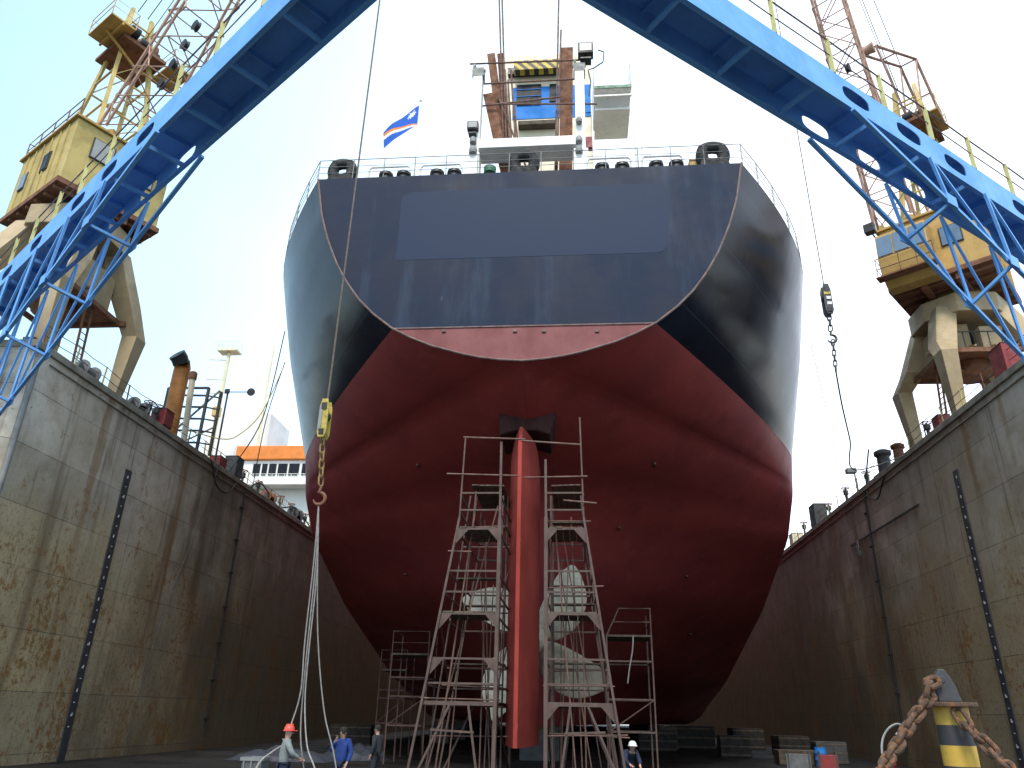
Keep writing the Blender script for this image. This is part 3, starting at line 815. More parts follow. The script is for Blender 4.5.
def arm(side):
    d = V((-.805, .593, 0)) if side < 0 else V((.798, .602, 0))
    nrm = V((-d.y, d.x, 0))
    if nrm.y > 0: nrm = -nrm
    back = -nrm                                        # towards the ship
    L = 27.0 if side < 0 else 26.5
    root = APEX + d * L; root.z = WT
    lab = ('blue girder gangway swung out from the end of the left dock wall' if side < 0 else 'blue girder gangway swung out from the end of the right dock wall')
    r = thing('swing_gangway', root, lab, 'gangway', 'swing gangways at the dock end')
    zb0 = ZB if side < 0 else ZB - .19
    def P(t, h, w=0.0): return APEX + d * t + back * w + V((0, 0, zb0 + h))
    off = .15
    holes = [11.6, 13.85, 16.05, 19.5, 22.3] if side < 0 else [10.9, 13.05, 15.15, 18.6, 21.5]
    for w, nm in ((0, 'outer_girder_plate'), (GW, 'inner_girder_plate')):
        m = MB(); holed_plate(m, lambda t, h: P(t, h, w), off, L, holes, 1.02, .43)
        o = m.build(nm, M['gangway_blue'], r); md = o.modifiers.new('Solid', 'SOLIDIFY'); md.thickness = .025; md.offset = 0
    m = MB(); m.bar(P(off, GH - .03, GW / 2), P(L, GH - .03, GW / 2), GW - .03, .03); m.build('deck_plate', M['gangway_blue'], r)
    m = MB(); t = 1.0
    while t < L:
        m.bar(P(t, .06, .02), P(t, .06, GW - .02), .07, .12); m.bar(P(t, GH - .12, .02), P(t, GH - .12, GW - .02), .05, .14); t += 2.1
    for w in (.06, GW - .06): m.bar(P(off, .03, w), P(L, .03, w), .09, .035)
    m.build('cross_ribs', M['gangway_blue'], r)
    # bracing frame under the wall half
    ts, te = (10.6, L), None
    t0, t1 = ts
    kf = {0: .33, 1: .36 if side < 0 else .43}
    def dep(t, w): return max(0, (t - t0)) * kf[1 if w > GW / 2 else 0]
    nodes = [t0 + .1, t0 + 3.6, t0 + 6.2, t0 + 8.8, t0 + 11.4, t0 + 14.0, t1]
    low = lambda t, w: P(t, -dep(t, w) - .06, w)
    for w in (-.04, GW + .04):
        m = MB(); m.bar(low(t0, w), low(t1, w), .10, .10); m.build('lower_chord', M['gangway_blue'], r)
    m = MB()
    for a in nodes[1:]:
        m.bar(low(a, -.04), low(a, GW + .04), .08, .08)
    build_each(m, 'cross_tie', M['gangway_blue'], r)
    m = MB()
    for a, b in zip(nodes[1:], nodes[2:]):
        for w in (-.04, GW + .04):
            m.bar(P(a - .45, .0, w), low(a, w), .075, .065)
            m.bar(P(a - .45, .0, w), low(b, w) + (P(a, 0) - P(b, 0)) * .12, .065, .065)
    m.build('web_bracing', M['gangway_blue'], r)
    m = MB()
    for a in nodes[1:-1]:
        for w in (-.1, GW + .1): m.frame_box(low(a, w) + V((0, 0, .06)), d * .22, back * .012, V((0, 0, .16)))
    build_each(m, 'gusset', M['gangway_blue'], r)
    # handrails
    for w in (.02, GW - .02):
        tops = []; t = 2.0
        while t <= L:
            m = MB(); m.bar(P(t, GH, w), P(t, GH + 1.12, w), .10, .04, up=d); m.build('rail_post', M['railyel'], r); tops.append(t); t += 2.05
        m = MB()
        for h in (1.1, .58): m.tube([P(q, GH + h - (.03 if i % 2 else 0), w) for i, q in enumerate(tops)], .022 if h > 1 else .016, 6)
        m.build('handrail', M['rustpole'], r)
    # hinge post on the wall end
    m = MB(); e = P(L, 0, GW / 2); m.pipe((e.x, e.y, WT - 5.2), (e.x, e.y, ZB + GH + .2), .22, 14)
    m.box((e.x, e.y + .35, WT - 4.6), (.7, .8, .3)); m.box((e.x, e.y + .35, WT - .4), (.7, .8, .3))
    m.build('hinge_post', M['gangway_blue'], r, smooth=True)
arm(-1); arm(1)

# ------------------------------------------------------------------ portal cranes
def lattice(mb, A, Bp, wa, wb, u, v, n, rc=.055, rl=.03):
    A, Bp = V(A), V(Bp); cor = ((-1, -1), (1, -1), (1, 1), (-1, 1))
    def nd(i, k):
        f = i / n; w = wa + (wb - wa) * f; w2 = w * (1.0 if f > .12 else f / .12 * .6 + .4)
        return A.lerp(Bp, f) + u * (cor[k][0] * w / 2) + v * (cor[k][1] * w2 / 2)
    for k in range(4):
        mb.pipe(nd(0, k), nd(n, k), rc, 6)
        for i in range(n):
            k2 = (k + 1) % 4
            a, b = (nd(i, k), nd(i + 1, k2)) if i % 2 else (nd(i, k2), nd(i + 1, k))
            mb.pipe(a, b, rl, 5); mb.pipe(nd(i + 1, k), nd(i + 1, k2), rl, 5)
def crane(side, C0, e1, LH, WH, zl, zh, tip, nearrail, farrail, ya, yb, lab, ymat):
    r = thing('portal_crane', (C0.x, C0.y, WT), lab, 'crane', 'portal cranes on the dock walls')
    e2 = V((-e1.y, e1.x, 0))
    if e2.y < 0 and side < 0: e2 = -e2
    if side > 0 and e2.y > 0: e2 = -e2
    zp = zl - 1.35                                     # portal top
    xm = (nearrail + farrail) / 2; ym = (ya + yb) / 2
    # bent legs
    for x in (nearrail, farrail):
        for y in (ya, yb):
            sx = 1 if x > xm else -1; sy = 1 if y > ym else -1
            cen = [V((xm + sx * 1.35, ym + sy * 1.15, zp)), V((x - sx * .25, y - sy * .55, zp - 2.3)), V((x + sx * .12, y + sy * .25, WT + 3.4)), V((x, y, WT + .35))]
            ws = [(1.0, 1.0), (1.0, 1.0), (.78, .85), (.5, .55)]
            m = MB(); secs = []
            for c, (a, b) in zip(cen, ws):
                secs.append([c + V((i * a / 2, j * b / 2, 0)) for i, j in ((-1, -1), (1, -1), (1, 1), (-1, 1))])
            m.loft(secs); lg = m.build('leg', M['beige'], r, bevel=.03)
            m = MB(); m.box((x, y, WT + .2), (.5, 1.5, .34)); 
            for k in (-.45, .45): m.lathe((x - .2, y + k, WT + .2), (1, 0, 0), [(.02, 0), (.2, .01), (.2, .39), (.02, .4)], 14)
            m.build('bogie', M['darkgrey'], lg)
    m = MB(); o8 = []
    for k in range(8):
        a = PI / 8 + k * PI / 4; o8.append((xm + 2.35 * math.cos(a) * (1 if abs(math.cos(a)) > .5 else 1.1), ym + 2.2 * math.sin(a), zp - .45))
    m.prism(o8, (0, 0, 1.05)); m.build('portal_head', M['beige'], r, bevel=.04)
    m = MB(); m.lathe((xm, ym, zp + .6), (0, 0, 1), [(1.9, 0), (1.9, .12), (1.65, .14), (1.65, .5), (2.0, .52), (2.0, zl - zp - .62)], 32)
    m.build('slewing_ring', M['yellow2'] if side > 0 else M['darkgrey'], r, smooth=True)
    # gear slung between the legs
    m = MB(); zm = WT + 4.0
    m.box((xm, ym, zm), (abs(farrail - nearrail) - 1.0, yb - ya - 1.2, .12))
    for y in (ya + .5, yb - .5): m.bar((nearrail, y, zm - .12), (farrail, y, zm - .12), .18, .24)
    for x in (nearrail + .3 * -side * -1, farrail): m.bar((x, ya, zm - .12), (x, yb, zm - .12), .16, .22)
    m.build('machinery_platform', M['rust'], r)
    m = MB(); m.lathe((xm - .9, ym, zm + .95), (1, 0, 0), [(.1, 0), (.85, .02), (.85, .1), (.45, .12), (.45, .9), (.85, .92), (.85, 1.0), (.1, 1.02)], 22)
    m.box((xm + .7, ym - .3, zm + .55), (.9, 1.1, 1.0)); m.box((xm + .4, ym + 1.0, zm + .4), (1.3, .6, .7))
    for k in range(5): m.pipe((xm - 1.4 + .6 * k, ym - 1.5, zm), (xm - 1.4 + .6 * k, ym - 1.5, zm + 1.1), .03, 6)
    m.pipe((xm - 1.5, ym - 1.5, zm + 1.1), (xm + 1.4, ym - 1.5, zm + 1.1), .03, 6)
    m.build('cable_drum', M['darkgrey'], r)
    m = MB()
    m.box((xm - side * .9, ym + .2, zm + 1.0), (1.5, 2.2, 1.7)); m.box((xm + side * .6, ym - .9, zm + .75), (1.1, 1.2, 1.3))
    for k in range(4): m.bar((xm - 1.6 + k * 1.0, ya + .4, zm + .1), (xm - .4 + k * .5, yb - .5, zp - 1.0), .09, .09)
    m.pipe((nearrail, ym - .6, zm + .3), (farrail, ym + .5, zm + 1.6), .11, 10)
    build_each(m, 'slewing_gear', M['beige'], r)
    m = MB(); m.lathe((xm, ym, zm - .9), (0, 0, 1), [(.6, 0), (.9, .2), (.9, .8)], 18); m.bar((nearrail, ya + .6, zm - 1.2), (farrail, yb - .6, zm + .4), .14, .14); m.bar((nearrail, yb - .4, zp - 2), (farrail, ya + .4, zm), .12, .12)
    m.build('slip_ring_tub', M['rust'], r)
    # ladder
    m = MB(); a = V((nearrail + side * .3, ym - .55 + (.6 if side < 0 else .3), WT)); b = V((nearrail + side * .9, ym - .2 + (.6 if side < 0 else .3), zp - .6))
    for s_ in (-.24, .24): m.bar(a + V((0, s_, 0)), b + V((0, s_, 0)), .06, .09)
    for k in range(1, 20): q = a.lerp(b, k / 20); m.pipe(q + V((0, -.24, 0)), q + V((0, .24, 0)), .022, 5)
    m.build('ladder', M['rust'], r)
    # machinery house
    c = V((C0.x, C0.y, 0)); hz = (zh - zl) / 2
    def H(a, b, z): return c + e1 * a + e2 * b + V((0, 0, z))
    m = MB(); m.frame_box(H(0, 0, (zl + zh) / 2), e1 * LH / 2, e2 * WH / 2, V((0, 0, hz)))
    hs = m.build('machinery_house', ymat, r, bevel=.04)
    m = MB()
    k = -LH / 2 + .7
    while k < LH / 2 - .3:
        for s_ in (-1, 1): m.frame_box(H(k, s_ * (WH / 2 + .03), (zl + zh) / 2), e1 * .05, e2 * .03, V((0, 0, hz - .1)))
        k += .82
    build_each(m, 'wall_rib', ymat, hs)
    m = MB(); m.frame_box(H(0, 0, zh + .06), e1 * (LH / 2 + .15), e2 * (WH / 2 + .15), V((0, 0, .06))); m.build('roof', M['yellow2'], hs)
    m = MB(); m.frame_box(H(0, 0, zl - .14), e1 * (LH / 2 + .12), e2 * (WH / 2 + .1), V((0, 0, .13)))
    for s_ in (-.8, .8): m.bar(H(-LH / 2, s_, zl - .45), H(LH / 2, s_, zl - .45), .3, .36)
    k = -LH / 2 + .3
    while k < LH / 2: m.bar(H(k, -WH / 2, zl - .36), H(k, WH / 2, zl - .36), .12, .18); k += .9
    m.build('underframe', M['rust'], hs)
    def win(a, b, z, w, h, front, mat):
        m = MB(); ax, nx = (e2, e1) if front else (e1, e2)
        ce = H(a, b, z); sgn = -1 if front else (1 if b > 0 else -1)
        m.frame_box(ce + nx * sgn * .03, ax * (w / 2 + .06), nx * .035, V((0, 0, h / 2 + .06))); fr = m.build('window', M['dark'], hs, bevel=.02)
        m = MB(); m.frame_box(ce + nx * sgn * .055, ax * w / 2, nx * .03, V((0, 0, h / 2))); m.build('pane', mat, fr)
    F = -LH / 2
    if side < 0:
        win(F, -.95, zl + 2.35, .95, 1.05, True, M['glasspale']); win(F, 1.1, zl + 2.35, .95, 1.05, True, M['glasspale'])
        win(-.5, -WH / 2, zl + 1.9, .6, .95, False, M['glass']); win(1.7, -WH / 2, zl + 1.7, .6, .85, False, M['glassblue'])
    else:
        # glazed cab bulging from the front-left corner
        m = MB(); cb = -WH / 2 + 1.25
        poly = [H(F - 1.35, 0, zl + .15), H(F - 1.5, 0, zl + 1.0), H(F - 1.25, 0, zl + 2.55), H(F, 0, zl + 2.7), H(F, 0, zl - .45), H(F - .75, 0, zl - .45)]
        m.prism([q + e2 * (cb - 1.2) for q in poly], e2 * 2.4); cab = m.build('operator_cab', M['yellow2'], r, bevel=.03)
        m = MB()
        for j in (-.78, 0, .78):
            ce = H(F - 1.40, cb + j, zl + 1.75); n_ = (e1 * 1.55 + V((0, 0, -.25))).normalized(); up_ = (V((0, 0, 1.55)) + e1 * .25).normalized()
            m.frame_box(ce, e2 * .35, n_ * .03, up_ * .62)
        m.build('cab_glazing', M['glassblue'], cab)
        m = MB(); m.frame_box(H(F - .65, cb - 1.215, zl + 1.75), e1 * .42, e2 * .03, V((0, 0, .6))); m.build('side_window', M['glassblue'], cab)
        m = MB()
        for h in (.35, .95): m.tube([H(F - .1, cb - 1.3, zl + h), H(F - 1.7, cb - 1.3, zl + h), H(F - 1.7, cb + 1.4, zl + h)], .025, 6)
        for j in (-1.3, -.2, .6, 1.4): m.pipe(H(F - 1.7, cb + j, zl - .1), H(F - 1.7, cb + j, zl + .95), .02, 6)
        m.frame_box(H(F - 1.45, cb, zl - .12), e1 * .3, e2 * 1.4, V((0, 0, .03)))
        m.build('cab_rail', M['rust'], cab)
        m = MB(); m.frame_box(H(F - 1.0, cb - 1.4, zl + 3.3), e1 * .22, e2 * .26, V((0, 0, .26))); m.bar(H(F - .7, cb - 1.2, zl + 2.6), H(F - 1.0, cb - 1.4, zl + 3.2), .07, .07); m.build('floodlight', M['dark'], r, bevel=.02)
        win(F, .9, zl + 1.9, .9, 1.0, True, M['glassblue']); win(-.3, WH / 2, zl + 1.8, .8, .9, False, M['glass'])
    # roof railing
    m = MB(); rp = [H(a, b, zh + .12) for a, b in ((-LH/2, -WH/2), (-LH/4, -WH/2), (0, -WH/2), (LH/4, -WH/2), (LH/2, -WH/2), (LH/2, 0), (LH/2, WH/2), (LH/4, WH/2), (0, WH/2), (-LH/2, WH/2))]
    for q in rp: m.pipe(q, q + V((0, 0, 1.05)), .028, 6)
    for h in (1.05, .55): m.tube([q + V((0, 0, h)) for q in rp], .026, 6)
    m.build('roof_railing', M['rustpole'], r)
    # jib, A-frame with platforms, ropes
    piv = H(F + .15, 0 if side < 0 else -1.5, zh + .45); tip = V(tip); ax = (tip - piv).normalized(); u = e2; v = ax.cross(u).normalized()
    m = MB(); Lj = (tip - piv).length; lattice(m, piv, tip, 2.5 if side < 0 else 1.9, .8, u, v, int(Lj / 1.7), .075, .035); m.build('jib', M['jib'], r)
    m = MB()
    for s_ in (-.75, .75): m.box(piv + e2 * s_ - V((0, 0, .2)), (.3, .3, .4))
    build_each(m, 'jib_foot', M['yellow2'], r)
    ap = H(.2, 0, zh + (11.0 if side < 0 else 11.0)); m = MB()
    for s_ in (-1, 1):
        m.bar(H(F + .7, s_ * 1.25, zh), ap + e2 * s_ * .55, .20, .20); m.bar(H(LH / 2 - .5, s_ * 1.25, zh), ap + e2 * s_ * .55, .16, .16)
        for f_ in (.25, .5, .75):
            m.bar(H(F + .7, s_ * 1.25, zh).lerp(ap + e2 * s_ * .55, f_), H(LH / 2 - .5, s_ * 1.25, zh).lerp(ap + e2 * s_ * .55, f_), .09, .09)
    for f_ in (.22, .45, .68, .9):
        for a_ in (F + .7, LH / 2 - .5): m.bar(H(a_, -1.25, zh).lerp(ap - e2 * .55, f_), H(a_, 1.25, zh).lerp(ap + e2 * .55, f_), .08, .08)
    for f0, f1 in ((0, .22), (.22, .45), (.45, .68), (.68, .9)):
        for a_ in (F + .7, LH / 2 - .5):
            m.bar(H(a_, -1.25, zh).lerp(ap - e2 * .55, f0), H(a_, 1.25, zh).lerp(ap + e2 * .55, f1), .05, .05)
    m.build('a_frame', M['yellow'], r)
    zpf = zh + (7.5 if side < 0 else 7.4); m = MB()
    ppos = [(-.9, -1.55, 2.4, 1.3), (-.6, 2.05, 2.2, 1.2)] if side < 0 else [(-.2, 0.5, 2.2, 2.2)]
    for a_, b_, la, lb_ in ppos:
        m.frame_box(H(a_, b_, zpf), e1 * la / 2, e2 * lb_ / 2, V((0, 0, .05)))
        for i in (-1, 1):
            for j in (-1, 1): m.pipe(H(a_ + i * la / 2, b_ + j * lb_ / 2, zpf), H(a_ + i * la / 2, b_ + j * lb_ / 2, zpf + 1.05), .025, 6)
        for h in (.55, 1.05): m.tube([H(a_ + i * la / 2, b_ + j * lb_ / 2, zpf + h) for i, j in ((-1, -1), (1, -1), (1, 1), (-1, 1))], .022, 6, closed=True)
        m.bar(H(a_ - la / 2, b_, zpf - .1), H(a_ + la / 2, b_, zpf - .1), .1, .25)
        m.bar(H(a_, 0, zpf - 1.2), H(a_, b_ * 1.2, zpf - .05), .1, .12)
    m.build('service_platform', M['yellow2'], r)
    m = MB(); w_ = H(-.7, 0, zpf + .4)
    m.lathe(w_ - e2 * .8, e2, [(.1, 0), (.62, .02), (.62, .1), (.38, .12), (.38, 1.48), (.62, 1.5), (.62, 1.58), (.1, 1.6)], 18)
    m.frame_box(H(.5, .2, zpf + .35), e1 * .45, e2 * .5, V((0, 0, .4))); m.frame_box(H(-.1, 0, zpf - .25), e1 * 1.5, e2 * 1.2, V((0, 0, .1)))
    m.build('luffing_winch', M['rust'], r)
    m = MB()
    for j in (-.7, .1, .8): m.lathe(H(-1.2 + .5 * j, j - .3, zpf + .35), e2, [(.02, 0), (.3, .02), (.3, .5), (.02, .52)], 14)
    build_each(m, 'motor', M['dark'], r, smooth=True)
    m = MB()
    for k in range(4): q = piv.lerp(tip, .10 + .035 * k); m.lathe(q - v * .2 - u * .12, u, [(.02, 0), (.30, .01), (.24, .12), (.30, .23), (.02, .24)], 16)
    build_each(m, 'jib_sheave', M['dark'], r)
    if side > 0:
        m = MB(); pts = [at(868, 50, Y=34.6), at(908, 63, Y=36.5), at(938, 130, Y=38.0)]
        for s_ in (-.45, .45):
            m.tube([q + e2 * s_ for q in pts], .09, 8); m.pipe(pts[0] + e2 * s_, H(LH / 2 - 1.2, s_, zh + 2), .06, 6); m.pipe(pts[1] + e2 * s_, H(0, s_, zh + 6), .05, 6)
        for q in (pts[0], pts[0].lerp(pts[1], .5), pts[1], pts[1].lerp(pts[2], .5), pts[2]): m.pipe(q - e2 * .45, q + e2 * .45, .05, 6)
        m.lathe(pts[0] - e2 * .35, e2, [(.02, 0), (.34, .02), (.28, .35), (.34, .68), (.02, .7)], 14)
        m.build('luffing_frame', M['jib'], r)
    m = MB()
    for s_ in (-.3, .3): m.pipe(ap + e2 * s_, tip + e2 * s_ * .6, .025, 5)
    m.pipe(w_, piv.lerp(tip, .8), .02, 5)
    m.build('luffing_rope', M['wire'], r)
    return r
crane(-1, V((-24.25, 28.65, 0)), V((-.86, .51, 0)).normalized(), 5.6, 4.7, 23.5, 27.0, (-7.2, 20, 56), -21.65, -25.9, 25.5, 30.7,
      'yellow portal crane on the left dock wall, behind the left blue gangway', M['yellow'])
crane(1, V((20.1, 36.0, 0)), V((.62, .78, 0)).normalized(), 5.4, 4.7, 22.6, 26.1, (10.2, 26.6, 72), 17.95, 22.6, 34.2, 39.0,
      'ochre portal crane with a glazed cab on the right dock wall', M['yellow2'])

# ------------------------------------------------------------------ hooks on ropes
def link_path(c, ax, side_v, L, w):
    pts = []; n = 8; hl = (L - w) / 2
    for i in range(n + 1):
        a = -PI / 2 + PI * i / n; pts.append(c + ax * (hl + w / 2 * math.cos(a)) + side_v * (w / 2 * math.sin(a)))
    for i in range(n + 1):
        a = PI / 2 + PI * i / n; pts.append(c + ax * (-hl + w / 2 * math.cos(a)) + side_v * (w / 2 * math.sin(a)))
    return pts
def chain_links(path, L, w, r, mat, parent, name='link', jit=0.0):
    """links along a polyline; one mesh per link"""
    segs = [(path[i + 1] - path[i]).length for i in range(len(path) - 1)]; tot = sum(segs)
    pitch = L - 2 * r * 1.15; n = int(tot / pitch)
    def ev(s):
        for i, q in enumerate(segs):
            if s <= q or i == len(segs) - 1: return path[i].lerp(path[i + 1], s / q), (path[i + 1] - path[i]).normalized()
            s -= q
    for k in range(n):
        p, t = ev((k + .5) * pitch); a = t.cross(V((0, 1, 0)))
        if a.length < .2: a = t.cross(V((1, 0, 0)))
        a.normalize(); b = t.cross(a).normalized()
        an = (PI / 2 * (k % 2)) + PI / 5 + random.uniform(-jit, jit)
        sv = a * math.cos(an) + b * math.sin(an)
        m = MB(); m.tube(link_path(p, t, sv, L, w - r), r, 8, closed=True); m.build(name, mat, parent, smooth=True)
def hook_block(px, pytop, pybot, Y, top, chain_end, label, rmat, ymat, hl):
    pt = at(px, pytop, Y=Y); pb = at(px, pybot, Y=Y); x = pt.x; zt_, zb_ = pt.z, pb.z; H_ = zt_ - zb_
    r = thing('crane_hook_block', (x, Y, zb_), label, 'crane hook', 'hook blocks hanging from the cranes')
    m = MB()
    m.pipe((x, Y, zt_ - .1), (x, Y, top), .03 if Y < 22 else .02, 6)
    m.build('hoist_rope', M['wire'] if Y > 22 else M['hoist'], r)
    m = MB(); W = H_ * .23; yel = ymat is M['hookyel']
    pl_ = [(x - W * .3, Y - .2, zt_), (x + W * .3, Y - .2, zt_), (x + W * .5, Y - .2, zt_ - H_ * .2), (x + W * .5, Y - .2, zb_ + H_ * .12), (x + W * .3, Y - .2, zb_), (x - W * .3, Y - .2, zb_), (x - W * .5, Y - .2, zb_ + H_ * .12), (x - W * .5, Y - .2, zt_ - H_ * .2)]
    for dy in (0, .3): m.prism([V(q) + V((0, dy, 0)) for q in pl_], (0, .06, 0))
    build_each(m, 'cheek_plate', ymat, r, bevel=.01)
    if not yel:
        m = MB(); m.box((x, Y - .212, zb_ + H_ * .68), (W * .8, .02, H_ * .10)); m.build('yellow_stripe', M['hookyel'], r)
    if yel:
        m = MB(); m.box((x - W * .28, Y - .21, zb_ + H_ * .5), (W * .32, .03, H_ * .62)); m.build('grey_guard', M['grey'], r)
    m = MB(); m.lathe((x, Y - .13, zb_ + H_ * .6), (0, 1, 0), [(.05, 0), (W * .52, .01), (W * .42, .12), (W * .52, .22), (.05, .23)], 22); m.build('sheave', M['darkgrey'], r, smooth=True)
    m = MB()
    for k in (() if yel else (.34, .52)): m.box((x + W * .08, Y - .215, zb_ + H_ * k), (W * .55, .02, H_ * .09))
    build_each(m, 'white_stripe', M['white'], r)
    m = MB(); m.box((x, Y - .2, zb_ + H_ * .80), (W * .55, .05, H_ * .18)); m.box((x, Y - .2, zb_ + H_ * .14), (W * .5, .05, H_ * .14)); build_each(m, 'cover_plate', M['dark'], r)
    ce = V(chain_end)
    ring = ce + V((0, 0, .32))
    chain_links([V((x, Y, zb_ + .05)), ring + V((0, 0, .25))], .30, .17, .026, M['chainyel'] if ymat is M['hookyel'] else M['darkgrey'], r, 'chain_link')
    m = MB(); pts = [ring + V((.02, 0, .3))]
    for k in range(11):
        a = math.radians(100 - 27 * k); pts.append(ring + V((.17 * math.cos(a), 0, .17 * math.sin(a) - .05)))
    m.tube(pts, [.035] + [.05] * 8 + [.04, .03, .015], 8); m.build('hook', rmat, r, smooth=True)
    return ring
ringL = hook_block(327.5, 401, 439, 20.0, 55.8, at(318, 508, Y=20), 'yellow hook block with chain hanging in front of the left side of the hull', M['rust'], M['hookyel'], 1)
ringR = hook_block(824, 286, 316, 26.8, 70, at(833, 345, Y=26.8), 'grey hook block on a thin rope against the bright sky right of the ship', M['darkgrey'], M['darkgrey'], 1)
m = MB(); chain_links([ringR - V((0, 0, .2)), ringR + V((.12, 0, -1.7))], .28, .15, .022, M['darkgrey'], None, 'x') if False else None
ch2 = thing('sling_chain', ringR, 'short dark sling chain hanging below the right hook block', 'chain')
chain_links([ringR + V((.02, 0, -.1)), at(836, 372, Y=26.8)], .28, .15, .024, M['darkgrey'], ch2, 'link')
def rope(name, pts, r, mat, label, cat='rope', group=None, n=6, sub=8):
    P_ = [V(p) for p in pts]; out = []
    for i in range(len(P_) - 1):
        a, b, c, d = P_[max(i - 1, 0)], P_[i], P_[i + 1], P_[min(i + 2, len(P_) - 1)]
        for k in range(sub):
            t = k / sub
            out.append(.5 * ((2 * b) + (c - a) * t + (2 * a - 5 * b + 4 * c - d) * t * t + (3 * b - a - 3 * c + d) * t ** 3))
    out.append(P_[-1]); m = MB(); m.tube(out, r, n); return tag(m.build(name, mat, smooth=True), label, cat, group)
rope('sling_wire', [at(836, 372, Y=26.8), at(842, 405, Y=28.5), at(850, 440, Y=31), at(856, 470, Y=33.5), V((WR + .4, 39.2, WT + .1))], .03, M['wire'], 'thin wire running from the right hook chain down to the right wall top', 'wire')
rope('tag_line', [at(811, 345, Y=40), at(825, 404, Y=42.5), at(838, 463, Z=WT + .05)], .016, M['wire'], 'faint line left of the right hook wire, against the sky', 'wire')
# ropes falling from the left hook
top = ringL + V((0, 0, -.17))
def fl(px, py, Y): return at(px, py, Y=Y)
G = 'ropes hanging from the left hook'
rope('hanging_rope', [top, fl(314, 560, 20), fl(305, 640, 20), fl(301, 690, 20), fl(292, 722, 20), fl(287, 732, 19.8)], .018, M['rope'], 'leftmost hanging rope, running down to the man in the red helmet', 'rope', G)
rope('hanging_rope', [top, fl(316, 560, 20), fl(307, 650, 20), fl(301, 720, 20.2), fl(302, 755, 20.2), V((fl(308, 790, 20.4).x, 20.6, FZ + .03))], .018, M['rope'], 'second rope from the left under the yellow hook, nearly straight to the floor', 'rope', G)
rope('hanging_rope', [top, fl(317, 570, 20), fl(309, 650, 20), fl(305, 700, 20), fl(307, 745, 19.7), fl(315, 770, 19.4), V((fl(322, 790, 19.4).x, 19.4, FZ + .03))], .018, M['rope'], 'third rope from the left under the yellow hook, curving right at its foot', 'rope', G)
rope('hanging_rope', [top, fl(317.5, 570, 20), fl(318, 640, 20.2), fl(324, 710, 20.4), fl(334, 755, 20.4), V((fl(342, 790, 20.4).x, 20.4, FZ + .03))], .018, M['rope'], 'rightmost hanging rope, bowing out past the man in the blue jacket', 'rope', G)
rope('hand_line', [fl(283, 745, 19.7), fl(272, 752, 19.4), fl(258, 765, 19.0), V((fl(240, 785, 18.6).x, 18.6, FZ + .04))], .018, M['rope'], 'slack rope end trailing to the left from the red-helmeted man', 'rope')
# mooring lines by the hull on the left
topm = V((SX - B - .1, 41.0, at(285, 330, Y=41).z)); topm = at(285, 331, Y=41)
rope('mooring_wire', [topm, at(262, 420, Y=41.8), V((WL - .4, 42.4, WT + .1))], .035, M['wire'], 'steeper dark mooring wire from the hull side to the left wall top', 'wire')
rope('mooring_wire', [at(285, 362, Y=41.5), at(266, 420, Y=43), V((WL - .4, 46.2, WT + .1))], .03, M['wire'], 'second dark mooring wire, just right of the steeper one', 'wire')
rope('mooring_rope', [at(284, 366, Y=41.5), at(262, 412, Y=41), at(240, 434, Y=39.8), at(222, 439, Y=38.6), V((WL - .8, 37.6, WT + 1.2))], .03, M['hookyel'], 'yellowish rope sagging from the hull towards the wall-top rack', 'rope')
